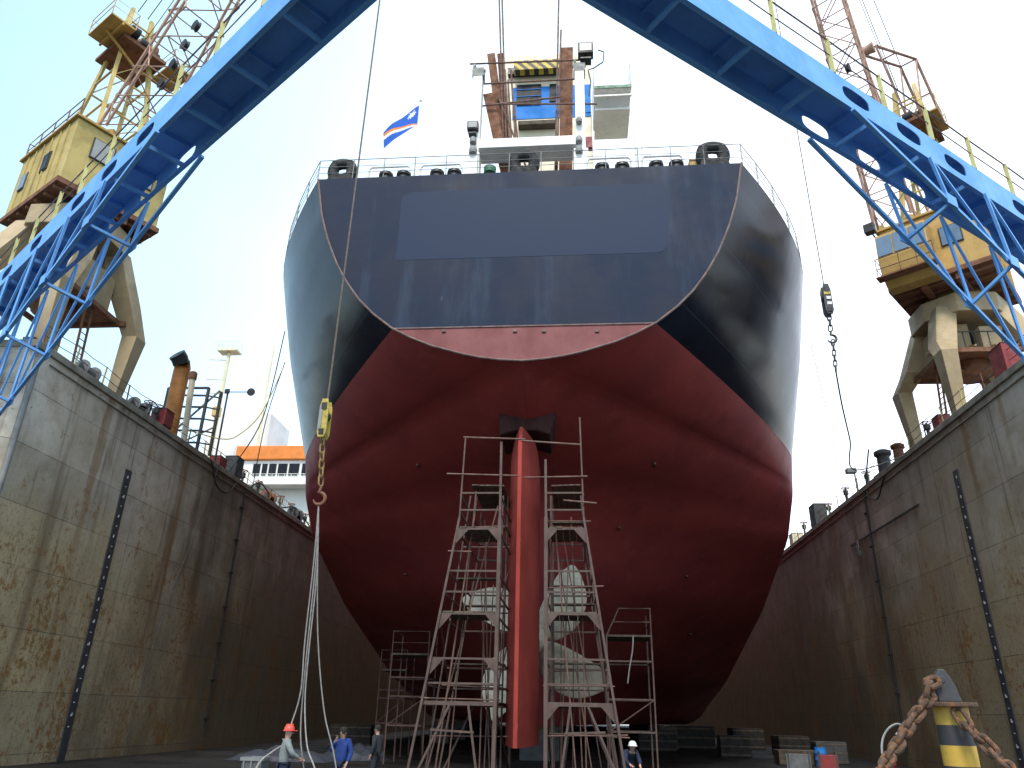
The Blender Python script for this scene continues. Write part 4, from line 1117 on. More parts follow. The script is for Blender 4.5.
# ------------------------------------------------------------------ scaffolding
ZF = FZ
def tower(side, label):
    # heights of the front-face bars, ground spread and top spread
    xin = SX - .62 if side < 0 else SX + .98
    yf, yb = 25.5, 31.2
    s = side
    def xout(z):
        return (1.42 if s < 0 else 1.3) + max(0, (8.0 - z)) * (.152 if s < 0 else .142)
    r = thing('scaffold_tower', (xin + s * 1.3, (yf + yb) / 2, 0), label, 'scaffold', 'scaffold towers flanking the rudder')
    mS, pipe_r = M['scaf'], .042
    zz = lambda y_: at(495 if s < 0 else 545, y_, Y=yf).z
    YR = (704, 684, 659, 614, 592, 571, 529, 510, 493)
    rows = [zz(q) for q in YR]
    ZA, ZB_, ZC, ZD = rows[0], rows[3], rows[6], zz(470)      # the four decks
    topz = zz(437) if s < 0 else zz(418)
    def leg(x0, y0, xm_, ym_, x1, y1, zm_, z1, w):
        m = MB(); m.bar((x0, y0, FZ), (xm_, ym_, zm_), w, w); m.bar((xm_, ym_, zm_), (x1, y1, z1), w * .7, w * .7); m.build('leg', mS, r)
    leg(xin, yf, xin, yf, xin - .02, yf, 8.0, topz - .2 if s < 0 else 10.1, .12)
    leg(xin + s * xout(FZ), yf - .15, xin + s * xout(8.0), yf, xin + s * (xout(8.0) - .08), yf, 8.0, topz, .075)
    leg(xin, yb, xin, yb, xin, yb, 8.0, 9.8, .10)
    leg(xin + s * xout(FZ), yb + .15, xin + s * xout(8.0), yb, xin + s * xout(8.0), yb, 8.0, 9.6, .07)
    # intermediate standards
    for y in (yf + 1.9, yf + 3.8):
        for q in (0, 1):
            m = MB(); x = xin if q == 0 else None
            a = V((xin + s * (.15 if q == 0 else xout(FZ) - .2), y, FZ)); b = V((xin + s * (.1 if q == 0 else xout(7.9) - .1), y, 8.2 + (1.6 if y > yf + 2 else 1.1)))
            m.pipe(a, b, .035, 7); m.build('standard', mS, r)
    for z in rows:
        for y, rr_ in ((yf, pipe_r), (yb, pipe_r * .9)):
            m = MB(); w = .12 if z == rows[0] else .06
            m.bar((xin, y, z), (xin + s * xout(z), y, z), .05, w); build_each(m, 'ledger', mS, r)
        m = MB()
        for xo in (0, xout(z)): m.bar((xin + s * xo, yf, z - .06), (xin + s * xo, yb, z - .06), .05, .06)
        build_each(m, 'side_ledger', mS, r)
    for z, ext in ((ZA, .0), (ZB_, .0), (ZC, .0), (ZD, .2)):
        m = MB(); x0_, x1_ = xin + s * .1, xin + s * (xout(z) - .08)
        n_ = 5
        for k in range(n_):
            xa = x0_ + (x1_ - x0_) * (k + .5) / n_
            yy0, yy1 = (yf + .1, yf + 2.2) if z < ZD - .1 else (yf + 2.2, yb - .2)
            if z == ZA: yy0, yy1 = yf + 2.4, yb
            m.bar((xa, yy0 - random.uniform(0, .15), z + .06), (xa, yy1 + random.uniform(0, .15), z + .06), abs(x1_ - x0_) / n_ - .02, .05)
        m.build('plank_platform', M['plank'], r)
    # extra irregular poles tied into the tower
    rg = random.Random(5 if s < 0 else 9)
    for k in range(8):
        y = yf + .5 + .68 * k; z1 = rg.uniform(6.2, 9.6); u0, u1 = rg.uniform(.05, .95), rg.uniform(.1, .9)
        m = MB(); m.pipe((xin + s * (xout(FZ) * u0), y, FZ), (xin + s * (xout(z1) * u1 * .9 + .05), y + rg.uniform(-.3, .3), z1), .026, 6); m.build('standard', M['rustpole'], r)
    for k in range(6):
        z = rg.uniform(1.0, 9.0); y = rg.uniform(yf + .4, yb - .3)
        m = MB(); m.pipe((xin - s * .1, y, z), (xin + s * (xout(z) + rg.uniform(.1, .5)), y, z + rg.uniform(-.1, .1)), .026, 6); m.build('ledger', M['rustpole'], r)
    for k in range(5):
        z = rows[(1, 2, 4, 5, 7)[k]] + .05; y = rg.uniform(yf + 2.3, yb - .6); x0_ = xin + s * .15; x1_ = xin + s * (xout(z) + .05)
        m = MB(); m.bar((x0_, y, z + .06), (x1_, y + rg.uniform(-.1, .1), z + .06), .42, .05); m.build('loose_plank', M['plank'], r)
    # gussets under the platforms
    m = MB()
    for z in ((rows[2], ZB_, ZC) if s < 0 else (ZA - .05, ZB_, ZC)):
        xo = xout(z)
        for x, d in ((xin, s), (xin + s * xo, -s)):
            m.prism([(x, yf - .03, z), (x + d * .42, yf - .03, z), (x - d * 0.02, yf - .03, z - .5)], (0, .02, 0))
    build_each(m, 'gusset_plate', mS, r)
    # A-braces of the ground storey and diagonals
    m = MB(); xo2 = xout(ZA)
    for f0, f1 in ((.62, .95), (.36, .16)):
        m.bar((xin + s * xo2 * f0, yf - .04, ZA - .05), (xin + s * xout(FZ) * f1, yf - .04, FZ), .055, .07)
        m.bar((xin + s * xo2 * f0, yb + .04, ZA - .05), (xin + s * xout(FZ) * f1, yb + .04, FZ), .055, .07)
    m.bar((xin + s * xo2 * .27, yf - .06, zz(733)), (xin + s * xo2 * .86, yf - .06, zz(731)), .05, .06)
    m.bar((xin, yf, ZA), (xin, yb, FZ + .2), .05, .05); m.bar((xin + s * xo2, yf, ZA), (xin + s * xout(FZ), yf + 2.5, FZ + .1), .05, .05)
    for z0_, z1_ in ((ZA, ZB_ - .05), (ZB_, ZC)):
        m.bar((xin + s * .05, yf, z0_), (xin + s * .05, yb, z1_), .045, .045)
        m.bar((xin + s * xout(z0_), yb, z0_), (xin + s * xout(z1_), yf, z1_), .04, .04)
    build_each(m, 'brace', mS, r)
    # guard rails and loose top tubes
    m = MB()
    if s < 0:
        m.pipe((xin + s * 1.42, yf, zz(437)), (xin + .85, yf - .05, zz(440)), .035, 7); m.pipe((xin + s * 1.95, yf - .06, zz(474)), (xin + .65, yf + .1, zz(475)), .03, 7)
        m.pipe((xin + s * 1.0, yf + .3, zz(550)), (xin + s * 1.8, yf + .2, zz(550)), .03, 7)
    else:
        m.pipe((xin - .9, yf - .05, zz(441)), (xin + 1.25, yf, zz(445)), .035, 7); m.pipe((xin - .8, yf + .05, zz(477)), (xin + 1.45, yf - .06, zz(477)), .03, 7)
        m.pipe((xin + .6, yf - .1, zz(501)), (xin + 1.75, yf - .1, zz(504)), .032, 7)
    build_each(m, 'top_tube', M['rustpole'], r)
    return r
tower(-1, 'tapering scaffold tower on the left side of the rudder')
tower(1, 'tapering scaffold tower on the right side of the rudder')
def small_scaf(x0, x1, y0, y1, zp, ztop, label, slope=True, mat=None):
    mat = mat or M['scaf']
    r = thing('small_scaffold', ((x0 + x1) / 2, (y0 + y1) / 2, 0), label, 'scaffold')
    for x, y in ((x0, y0), (x1, y0), (x0, y1), (x1, y1)):
        m = MB(); top = V((x + (.55 if (slope and x == x0) else 0), y, ztop)); mid = V((x, y, zp))
        m.bar((x, y, FZ), mid, .06, .06); m.bar(mid, top, .045, .045); m.build('leg', mat, r)
    m = MB()
    for z in (1.2, 2.4, zp - 1.0): 
        for y in (y0, y1): m.bar((x0, y, z), (x1, y, z), .045, .06)
        for x in (x0, x1): m.bar((x, y0, z), (x, y1, z), .045, .06)
    m.bar((x0, y0, 1.2), (x1, y0, 2.4), .04, .04)
    build_each(m, 'ledger', mat, r)
    m = MB(); m.box(((x0 + x1) / 2, (y0 + y1) / 2, zp), (x1 - x0, y1 - y0, .08)); m.build('platform', M['plank'], r)
    m = MB()
    for z, f in ((ztop, 1), (zp + (ztop - zp) * .5, .5)):
        xa = x0 + (.55 * f if slope else 0)
        m.tube([(xa, y1, z), (xa, y0, z), (x1, y0, z), (x1, y1, z)], .025, 6)
    m.build('guard_rail', mat, r)
small_scaf(1.15, 3.0, 33.0, 35.2, 4.85, 5.95, 'narrow scaffold right of the towers with a sloped guard rail')
small_scaf(-8.6, -6.9, 36, 38, 4.2, 5.2, 'dim brown scaffold under the red hull, left of the left tower', False, M['dimsteel'])
small_scaf(-10.6, -9.2, 42, 44, 3.8, 4.8, 'farther dim scaffold deep under the hull, beside the left dock wall', False, M['dimsteel'])
rope('hose', [V((2.25, 32.95, 4.85)), V((2.2, 32.9, 4.3)), V((2.05, 32.9, 3.6)), V((1.98, 32.9, 3.2)), V((1.95, 32.9, 3.0))], [.03] * 33, M['grey'], 'pale hose end hanging from the narrow scaffold', 'hose')

# ------------------------------------------------------------------ mooring post with chains (foreground)
BY = 7.0
pl_, pr_ = at(933, 706, Y=BY), at(971, 706, Y=BY); bx = (pl_.x + pr_.x) / 2; bz = at(950, 703, Y=BY).z
bw = (pr_.x - pl_.x) / 2 * .86; bx -= .015
post = thing('mooring_post', (bx, BY, 0), 'short yellow and black banded post in the foreground with a rusty top plate', 'post')
m = MB(); m.lathe((bx, BY, FZ), (0, 0, 1), [(bw, 0), (bw, bz - .03 - FZ)], 32); m.build('banded_tube', M['post'], post, smooth=True)
m = MB(); m.lathe((bx, BY, bz - .03), (0, 0, 1), [(bw + .07, 0), (bw + .075, .012), (bw + .07, .035), (.02, .036)], 32); m.build('top_plate', M['chain'], post, smooth=True)
m = MB(); lug = []
for u, h in ((-.065, 0), (-.075, .1), (-.055, .2), (-.02, .255), (.02, .255), (.06, .2), (.095, .11), (.12, 0)): lug.append((bx - .025 + u, BY - .03, bz + .007 + h))
m.prism(lug, (0, .06, 0)); m.lathe((bx - .035, BY - .035, bz + .18), (0, 1, 0), [(.03, 0), (.035, .01), (.035, .06), (.03, .07)], 12)
m.build('lug_plate', M['darkgrey'], post, bevel=.012)
c1 = thing('anchor_chain', (bx - .2, BY, 0), 'rusty chain hanging from the left side of the banded post', 'chain', 'rusty chains on the banded post')
chain_links([at(936, 681, Y=6.95), at(931, 683, Y=6.93), at(928, 700, Y=6.93), at(912, 721, Y=6.9), at(898, 744, Y=6.86), at(884, 766, Y=6.8), V((at(872, 792, Y=6.7).x, 6.7, 1.25)), V((at(850, 830, Y=6.6).x, 6.6, .75)), V((bx - 1.0, 6.4, FZ + .05))], .132, .094, .0225, M['chain'], c1, 'link', .25)
c2 = thing('anchor_chain', (bx + .2, BY, 0), 'rusty chain hanging from the right side of the banded post', 'chain', 'rusty chains on the banded post')
chain_links([at(957, 711, Y=6.84), at(966, 724, Y=6.78), at(978, 737, Y=6.7), at(993, 752, Y=6.62), at(1008, 768, Y=6.5), at(1022, 800, Y=6.4), V((bx + .95, 6.2, FZ + .05))], .175, .095, .020, M['chain'], c2, 'link', .2)
rope('cable_loop', [at(896, 735, Y=6.9), at(902, 727, Y=6.95), at(897, 724, Y=7.0), at(889, 728, Y=7.0), at(883, 738, Y=7.0), at(882, 752, Y=6.95), at(886, 770, Y=6.9), V((at(890, 800, Y=6.8).x, 6.8, 1.2)), V((bx - .5, 6.6, FZ + .03))], .009, M['grey'], 'thin pale cable looped over the left chain of the banded post', 'cable')

# ------------------------------------------------------------------ wall-top gear
def pole_box(x, y, w, d, h, mat, label, name, cat, handle=True):
    r = thing(name, (x, y, WT), label, cat)
    m = MB(); m.box((x, y, WT + .12 + h / 2), (w, d, h)); m.build('housing', mat, r, bevel=.02)
    m = MB()
    for i in (-1, 1):
        for j in (-1, 1): m.box((x + i * w * .4, y + j * d * .4, WT + .06), (.07, .07, .13))
    m.box((x, y, WT + .13 + h), (w * 1.04, d * 1.04, .03))
    build_each(m, 'base_frame', M['darkgrey'], r)
# orange exhaust and grey vent
r = thing('exhaust_stack', (WL - .9, 35.6, WT), 'tall orange exhaust pipe with a black slanted mouth on the left wall top', 'exhaust pipe')
b0, b1, b2, b3 = at(171, 424, Y=35.8), at(178.5, 385, Y=35.8), at(182.5, 368, Y=35.8), at(181.5, 356, Y=35.2)
b0 = V((b0.x, b0.y, WT))
m = MB(); m.tube([b0, b1], .42, 18); m.build('stack_pipe', M['orangepipe'], r, smooth=True)
m = MB(); m.tube([b1 - V((0, 0, .06)), b2, b2.lerp(b3, .5)], [.43, .43, .42], 18, cap=False); m.build('stack_elbow', M['orangepipe'], r, smooth=True)
m = MB(); e_ = b2.lerp(b3, .5); dd = V((-.35, -.72, .60)).normalized(); m.tube([e_ - V((0, 0, .15)), e_ + dd * .22, e_ + dd * .5], [.43, .45, .46], 20); m.build('stack_mouth', M['dark'], r, smooth=True)
m = MB(); m.lathe(b0, (0, 0, 1), [(.55, 0), (.55, .1), (.43, .12)], 18); m.build('stack_flange', M['red'], r, smooth=True)
r = thing('vent_pipe', (WL - .7, 37.2, WT), 'slim grey vent pipe with a dark cap beside the orange exhaust', 'vent pipe')
v0, v1 = at(186, 432, Y=37.2), at(192.5, 378, Y=37.2); v0.z = WT
m = MB(); m.pipe(v0, v1, .17, 14); m.build('pipe', M['cream'], r, smooth=True)
m = MB(); m.lathe(v1, (0, 0, 1), [(.18, -.1), (.23, -.08), (.23, .3), (.16, .38), (.02, .4)], 14); m.build('cap', M['rust'], r, smooth=True)
# steel rack beside it
r = thing('pipe_rack', (WL - .9, 38.5, WT), 'dark steel rack with rungs and a diagonal on the left wall top', 'rack')
m = MB(); A_ = [at(209, 388, Y=38.2), at(221.5, 392, Y=38.6), at(169, 388, Y=38.4)]
for q in A_: m.bar((q.x, q.y, WT), q, .14, .14)
a, b = A_[2], A_[0]
m.bar(a, b, .12, .12)
for k in range(5):
    f = .16 + .18 * k; p_ = V((A_[0].x, A_[0].y, WT)).lerp(A_[0], f)
    q_ = V((A_[0].x - 1.4, A_[0].y - .1, p_.z)); m.bar(p_, q_, .08, .10); m.bar(p_, V((A_[1].x, A_[1].y, p_.z)), .07, .07)
m.bar(V((A_[0].x - 1.5, A_[0].y - .15, WT)), V((A_[0].x - 1.5, A_[0].y - .15, A_[0].z)), .10, .10)
m.build('rack_frame', M['darkgrey'], r)
m = MB(); m.bar(V((A_[2].x + .4, A_[2].y - .3, WT + .6)), A_[1] + V((0, -.2, 0)), .09, .09); m.bar(V((A_[1].x, A_[1].y - .2, WT + 1.6)), V((A_[2].x + 1.1, A_[2].y - .2, WT + .4)), .07, .07); m.build('diagonal', M['grey'], r)
r = thing('signal_arm', (WL - .8, 39.5, WT), 'slim post with a level arm ending in a black disc, beyond the steel rack', 'signal')
p_, q_ = at(228, 392, Y=39.5), at(251, 392, Y=39.5)
m = MB(); m.bar((p_.x, p_.y, WT), p_ + V((0, 0, .2)), .08, .08); m.pipe(p_, q_, .03, 6); m.build('arm', M['darkgrey'], r)
m = MB(); m.lathe(q_ - V((0, .05, 0)), (0, 1, 0), [(.02, 0), (.24, .01), (.24, .09), (.02, .1)], 16); m.lathe(p_ - V((0, .16, 0)), (0, 1, 0), [(.02, 0), (.20, .01), (.20, .09), (.02, .1)], 4); build_each(m, 'disc', M['dark'], r)
pole_box(WL - .35, 34.3, .8, .8, .85, M['red'], 'red cabinet on the left wall top just before the orange exhaust', 'red_cabinet', 'cabinet')
pole_box(WL - .5, 41.2, .7, .9, .6, M['red'], 'low red box right of the steel rack on the left wall top', 'red_box', 'box')
pole_box(WL - .4, 43.1, .8, 1.0, 1.2, M['darkgrey'], 'dark upright machine box on the left wall top in front of the distant orange roof', 'machine_box', 'box')
def winch(x, y, sc_, mat, label):
    r = thing('wall_top_winch', (x, y, WT), label, 'winch', 'winches along the left wall top')
    m = MB(); m.lathe((x, y - .5 * sc_, WT + .5 * sc_), (0, 1, 0), [(.1, 0), (.42 * sc_, .02), (.42 * sc_, .08), (.22 * sc_, .1), (.22 * sc_, .9 * sc_), (.42 * sc_, .92 * sc_), (.42 * sc_, sc_), (.1, sc_ + .02)], 16); m.build('drum', mat, r, smooth=True)
    m = MB(); m.box((x, y, WT + .06), (.9 * sc_, 1.3 * sc_, .12))
    for k in (-.58, .58): m.prism([(x - .35 * sc_, y + k * sc_, WT + .12), (x + .35 * sc_, y + k * sc_, WT + .12), (x, y + k * sc_, WT + .75 * sc_)], (0, .06, 0))
    m.build('frame', M['darkgrey'], r)
winch(WL - .5, 49.2, 1.0, M['rust'], 'rusty winch drum on the left wall top, nearest the orange-roofed ship bridge')
winch(WL - .5, 54.5, 1.15, M['darkgrey'], 'dark winch drum on the left wall top, second toward the hull')
winch(WL - .5, 59.5, 1.15, M['rust'], 'rusty winch drum on the left wall top, last before the hull hides the wall')
winch(WL - .55, 32.4, .9, M['grey'], 'grey winch drum on the left wall top at the foot of the crane leg')
winch(WL - .5, 28.2, .9, M['grey'], 'grey winch drum on the left wall top between the crane legs')
def bitts(x, y, label, sc_=1.0, mat=None, group='bollards along the right wall top'):
    r = thing('dock_bollard', (x, y, WT), label, 'bollard', group)
    m = MB(); m.box((x, y, WT + .05), (.8 * sc_, 1.0 * sc_, .1)); m.build('base', M['darkgrey'], r, bevel=.01)
    m = MB(); m.lathe((x, y, WT + .1), (0, 0, 1), [(.30 * sc_, 0), (.28 * sc_, .8 * sc_), (.38 * sc_, .9 * sc_), (.38 * sc_, 1.05 * sc_), (.2 * sc_, 1.15 * sc_), (.01, 1.17 * sc_)], 18); m.build('barrel', mat or M['darkgrey'], r, smooth=True)
bitts(WR + .45, 43.0, 'taller of the two dark bollards on the right wall top', 1.25)
bitts(WR + .45, 40.9, 'shorter bollard just right of the taller one on the right wall top', .95, M['rust'])
pole_box(WR + .45, 56.0, .9, 1.3, 1.5, M['darkgrey'], 'dark upright locker on the right wall top close to the hull', 'locker', 'locker')
pole_box(WR + .5, 62.5, .9, 1.0, .8, M['cream'], 'small pale box on the right wall top, last before the hull', 'pale_box', 'box')
pole_box(WR + .6, 35.9, .6, .7, .7, M['red'], 'red box between the right crane legs on the wall top', 'red_box', 'box')
pole_box(WR + .4, 29.3, .7, 1.0, 1.2, M['red'], 'red cabinet on the right wall top under the blue gangway brace', 'red_cabinet', 'cabinet')
r = thing('lamp_post', (WR + .3, 48.0, WT), 'thin post with a small lamp head on the right wall top above the cable loop', 'lamp')
p_ = at(852, 478, Y=47.3); m = MB(); m.pipe((WR + .3, 47.3, WT), (WR + .3, 47.3, WT + 1.5), .05, 8); m.build('post', M['grey'], r)
m = MB(); m.box((WR + .1, 47.3, WT + 1.6), (.6, .45, .3)); m.build('lamp_head', M['grey'], r, bevel=.03)
rope('hose_loop', [V((WR + .2, 44.2, WT + 2.0)), V((WR - .02, 44.8, WT + .3)), V((WR - .12, 44.6, WT - .8)), V((WR - .12, 43.4, WT - 1.25)), V((WR - .12, 42.3, WT - .6)), V((WR + .1, 41.8, WT + .05))], .045, M['rubber'], 'black hose looping over the edge of the right dock wall', 'hose')
rope('hose_loop', [V((WL - .2, 38.8, WT + .2)), V((WL + .14, 39.3, WT - .2)), V((WL + .14, 40.3, WT - 1.2)), V((WL + .14, 41.7, WT - 1.3)), V((WL + .14, 42.6, WT - .5)), V((WL - .2, 43.0, WT + .1))], .04, M['rubber'], 'black hose looping over the edge of the left dock wall', 'hose')
rope('hanging_cable', [V((WL - .2, 40.2, WT + .2)), V((WL + .12, 40.1, WT - .3)), V((WL + .1, 39.2, 11)), V((WL + .1, 37.6, 6.5)), V((WL + .1, 36.9, 3.5)), V((WL + .1, 36.6, .2))], .025, M['wire'], 'thin cable slanting down the face of the left dock wall', 'cable')
r = thing('hanging_tackle', (WR - .1, 47.8, 11.2), 'small tangle of line and shackles hanging on the right wall face', 'tackle')
m = MB(); m.pipe((WR - .08, 47.6, WT), (WR - .1, 47.6, 11.6), .018, 5); m.build('line', M['wire'], r)
m = MB()
for k in range(6): 
    c = V((WR - .12, 47.6 + random.uniform(-.25, .25), 11.2 + k * .13)); m.tube([c + V((0, .12 * math.cos(a), .12 * math.sin(a))) for a in [i * PI / 5 for i in range(10)]], .025, 6, closed=True)
build_each(m, 'shackle', M['grey'], r)

def valve_stand(x, y, h, label, group):
    r = thing('valve_stand', (x, y, WT), label, 'valve', group)
    m = MB(); m.lathe((x, y, WT), (0, 0, 1), [(.22, 0), (.22, .06), (.09, .1), (.08, h * .55), (.16, h * .6), (.16, h * .85), (.04, h * .9), (.03, h)], 12); m.build('stand', M['darkgrey'], r, smooth=True)
    m = MB(); m.tube([(x + .26 * math.cos(a), y + .26 * math.sin(a), WT + h) for a in [k * PI / 8 for k in range(16)]], .025, 6, closed=True)
    for k in range(2): m.pipe((x - .26 * (k == 0), y - .26 * (k == 1), WT + h), (x + .26 * (k == 0), y + .26 * (k == 1), WT + h), .018, 5)
    m.build('handwheel', M['red'], r)
for y, h in ((32.9, .9), (33.6, 1.0), (45.0, 1.1), (46.8, .9), (51.6, 1.2), (53.0, 1.0), (56.9, 1.2), (61.5, 1.3), (64.0, 1.3)):
    valve_stand(WL - .3 - .3 * (h > 1), y, h, 'small dark valve stand with a red handwheel along the left dock wall top', 'valve stands along the left wall top')
for y, h in ((36.9, .9), (45.6, 1.0), (49.5, 1.1), (53.2, 1.0), (59.5, 1.2)):
    valve_stand(WR + .35, y, h, 'small dark valve stand with a red handwheel along the right dock wall top', 'valve stands along the right wall top')
rope('hose_loop', [V((WL - .3, 31.6, WT + .05)), V((WL - .35, 32.6, WT + .55)), V((WL - .3, 33.4, WT + .15)), V((WL - .4, 34.0, WT + .6))], .045, M['rubber'], 'black hose lying in humps on the left wall top before the red cabinet', 'hose')
rope('hose_loop', [V((WL - .3, 45.5, WT + .1)), V((WL - .3, 47.3, WT + .9)), V((WL - .3, 50.6, WT + .2)), V((WL - .35, 54.0, WT + .95)), V((WL - .3, 58.0, WT + .2))], .05, M['rubber'], 'long black hose draped along the far left wall top among the winches', 'hose')
# ------------------------------------------------------------------ far ships and masts beyond the left wall
r = thing('distant_ship', (-44, 88, -1.5), 'distant white ship bridge with an orange roof beyond the left wall', 'ship')
FY = 82.0
p0, p1 = at(238, 462, Y=FY), at(318, 462, Y=FY); zroof = p0.z + .15
m = MB(); m.box((-38, FY + 9, 8.5), (22, 18, 20)); m.build('hull', M['orange'], r)
m = MB(); m.box(((p0.x + p1.x) / 2, FY + 5, (18.5 + zroof) / 2), (p1.x - p0.x, 10, zroof - 18.5)); wh = m.build('wheelhouse', M['shipfar'], r)
zr = at(270, 447, Y=FY).z; m = MB(); m.box(((p0.x + p1.x) / 2, FY + 5, (zr + zroof) / 2 + .05), (p1.x - p0.x + .6, 10.8, zr - zroof)); m.build('roof', M['orange'], r, bevel=.1)
za, zb_ = at(270, 464, Y=FY).z, at(270, 475.5, Y=FY).z
for a, b in ((241, 248), (250, 255), (257, 264), (266, 275), (277, 287), (290, 296), (298, 304)):
    q0, q1 = at(a + 12, 470, Y=FY), at(b + 12, 470, Y=FY); m = MB(); m.box(((q0.x + q1.x) / 2, FY - .03, (za + zb_) / 2), (q1.x - q0.x, .16, za - zb_)); m.build('window', M['glass'], wh)
zd2 = at(270, 483, Y=FY - 2).z
m = MB(); m.box(((p0.x + p1.x) / 2, FY - 1, zd2), (p1.x - p0.x + 1, 2, .3))
for k in range(14):
    x = p0.x + (p1.x - p0.x) * k / 13; m.pipe((x, FY - 1.9, zd2), (x, FY - 1.9, zd2 + 1.1), .04, 5)
m.pipe((p0.x, FY - 1.9, zd2 + 1.1), (p1.x, FY - 1.9, zd2 + 1.1), .04, 5); m.build('bridge_wing', M['shipfar'], r)
m = MB(); q = at(255, 438, Y=FY + 12); m.box((q.x - 2, FY + 14, (zr + q.z) / 2), (9, 7, q.z - zr + 6)); m.build('upper_house', M['shipfar'], r)
def mast(px0, py0, px1, py1, Y, label, arms):
    t_, b_ = at(px0, py0, Y=Y), at(px1, py1, Y=Y); zbase = 18.4
    r = thing('light_mast', (b_.x, Y, zbase), label, 'mast')
    m = MB(); m.lathe((t_.x, Y, zbase), (0, 0, 1), [(.36 if arms else .2, 0), (.32 if arms else .18, 8), (.25 if arms else .14, t_.z - zbase)], 12); m.build('column', M['palemast'], r, smooth=True)
    if arms:
        m = MB(); m.box((t_.x, Y, t_.z), (2.6, 1.6, .25)); 
        for k in range(5):
            x = t_.x - 1.3 + .65 * k; m.pipe((x, Y - .8, t_.z), (x, Y - .8, t_.z + 1.5), .045, 5); m.pipe((x, Y + .8, t_.z), (x, Y + .8, t_.z + 1.2), .045, 5)
        for h in (.6, 1.15): m.tube([(t_.x - 1.3, Y - .8, t_.z + h), (t_.x + 1.3, Y - .8, t_.z + h), (t_.x + 1.3, Y + .8, t_.z + h), (t_.x - 1.3, Y + .8, t_.z + h)], .04, 5, closed=True)
        m.build('crow_nest', M['palemast'], r)
        m = MB()
        for dz, L_ in ((-1.2, -2.5), (-4.0, -2.4), (-5.9, -2.2)):
            m.pipe((t_.x, Y, t_.z + dz), (t_.x + L_, Y, t_.z + dz + .15), .07, 6)
        build_each(m, 'yard_arm', M['palemast'], r)
        m = MB(); m.box((t_.x + .1, Y - .5, t_.z - 8.6), (.9, .7, 1.2)); m.build('lamp_box', M['yellow'], r)
    return r
mast(229.5, 352, 218, 440, 84, 'pale yellow mast with a railed platform beyond the left wall', True)
mast(274, 346, 266, 440, 90, 'thin pale yellow mast without a platform beside the hull on the left', False)
# ------------------------------------------------------------------ floor clutter
for k in range(9):
    r = thing('keel_block', (SX, 42 + 6 * k, 0), 'stacked keel block on the dock floor under the ship centreline', 'keel block', 'keel blocks under the ship')
    m = MB(); m.box((SX, 42 + 6 * k, (.9 + FZ) / 2), (2.0, 1.0, .9 - FZ)); m.build('base_block', M['darkgrey'], r, bevel=.03)
    m = MB(); m.box((SX, 42 + 6 * k, 1.048), (1.8, .9, .29)); m.build('timber_cap', M['plank'], r, bevel=.02)
for sg, nm in ((-1, 'left'), (1, 'right')):
    for k in range(5):
        x = SX + sg * 8.5; y = 62 + 9 * k; r = thing('bilge_block', (x, y, 0), f'bilge block on the dock floor under the {nm} side of the hull', 'bilge block', f'bilge blocks on the {nm}')
        m = MB(); m.box((x, y, (.9 + FZ) / 2), (1.4, 1.0, .9 - FZ)); m.build('base_block', M['darkgrey'], r, bevel=.03)
        m = MB(); m.box((x, y, 1.048), (1.3, .9, .29)); m.build('timber_cap', M['plank'], r, bevel=.02)
def skip(x, y, w, d, h, label, mat):
    r = thing('waste_bin', (x, y, 0), label, 'bin'); m = MB()
    m.loft([[V((x + i * w * .42, y + j * d * .42, .08)) for i, j in ((-1, -1), (1, -1), (1, 1), (-1, 1))], [V((x + i * w * .5, y + j * d * .5, h)) for i, j in ((-1, -1), (1, -1), (1, 1), (-1, 1))]])
    m.build('body', mat, r, bevel=.02); m = MB()
    for j in (-1, 1): m.box((x, y + j * d * .5, h), (w * 1.06, .07, .09))
    for i in (-1, 1): m.box((x + i * w * .5, y, h), (.07, d * 1.04, .09))
    for i in (-.35, 0, .35): m.bar((x + i * w * .9, y - d * .44, .12), (x + i * w, y - d * .51, h - .05), .06, .04)
    m.build('rim', M['grey'], r)
p = at(257, 752, Y=23.5); skip(p.x, 23.5, .62, .6, .78, 'pale grey bin on the dock floor left of the red-helmeted man', M['dirtywhite'])
def heap(x, y, w, d, h, mat, label, name='tarpaulin', cat='tarpaulin'):
    m = MB(); n = 18; rng = random.Random(int(x * 10 + y)); id_ = {}
    ph = [rng.uniform(0, 6) for _ in range(6)]
    for i in range(n + 1):
        for j in range(n + 1):
            u, v = i / n * 2 - 1, j / n * 2 - 1; e = max(0, 1 - (abs(u) ** 2.4 + abs(v) ** 2.4))
            z = h * e ** .6 * (.72 + .2 * math.sin(u * 5 + ph[0]) * math.cos(v * 4 + ph[1]) + .14 * math.sin(u * 11 + v * 7 + ph[2]))
            id_[i, j] = len(m.v); m.v.append(V((x + u * w / 2 * (1 + .06 * math.sin(v * 9 + ph[3])), y + v * d / 2, max(z, 0) + .012)))
    for i in range(n):
        for j in range(n): m.f.append((id_[i, j], id_[i + 1, j], id_[i + 1, j + 1], id_[i, j + 1])); m.m.append(0)
    return tag(m.build(name, mat, smooth=True, fixn=False), label, cat)
heap(-13.3, 36.5, 4.6, 2.2, .6, M['tarp'], 'crumpled blue-grey tarpaulin heap on the floor behind the red-helmeted man')
heap(-10.6, 38.5, 3.0, 2.0, .75, M['tarp'], 'higher blue-grey tarpaulin heap behind the man in the blue jacket')
crate((13.6, 47, 0), (1.6, 1.2, 1.1), M['darkgrey'], 'dark grey crate at the foot of the right wall, beside a blue drum')
crate((11.3, 45, 0), (2.0, 1.2, .7), M['plank'], 'low brown crate on the dock floor on the right under the hull')
crate((9.4, 52, 0), (1.8, 1.4, 1.2), M['crate_dark'], 'brown slatted crate farthest back on the floor on the right')
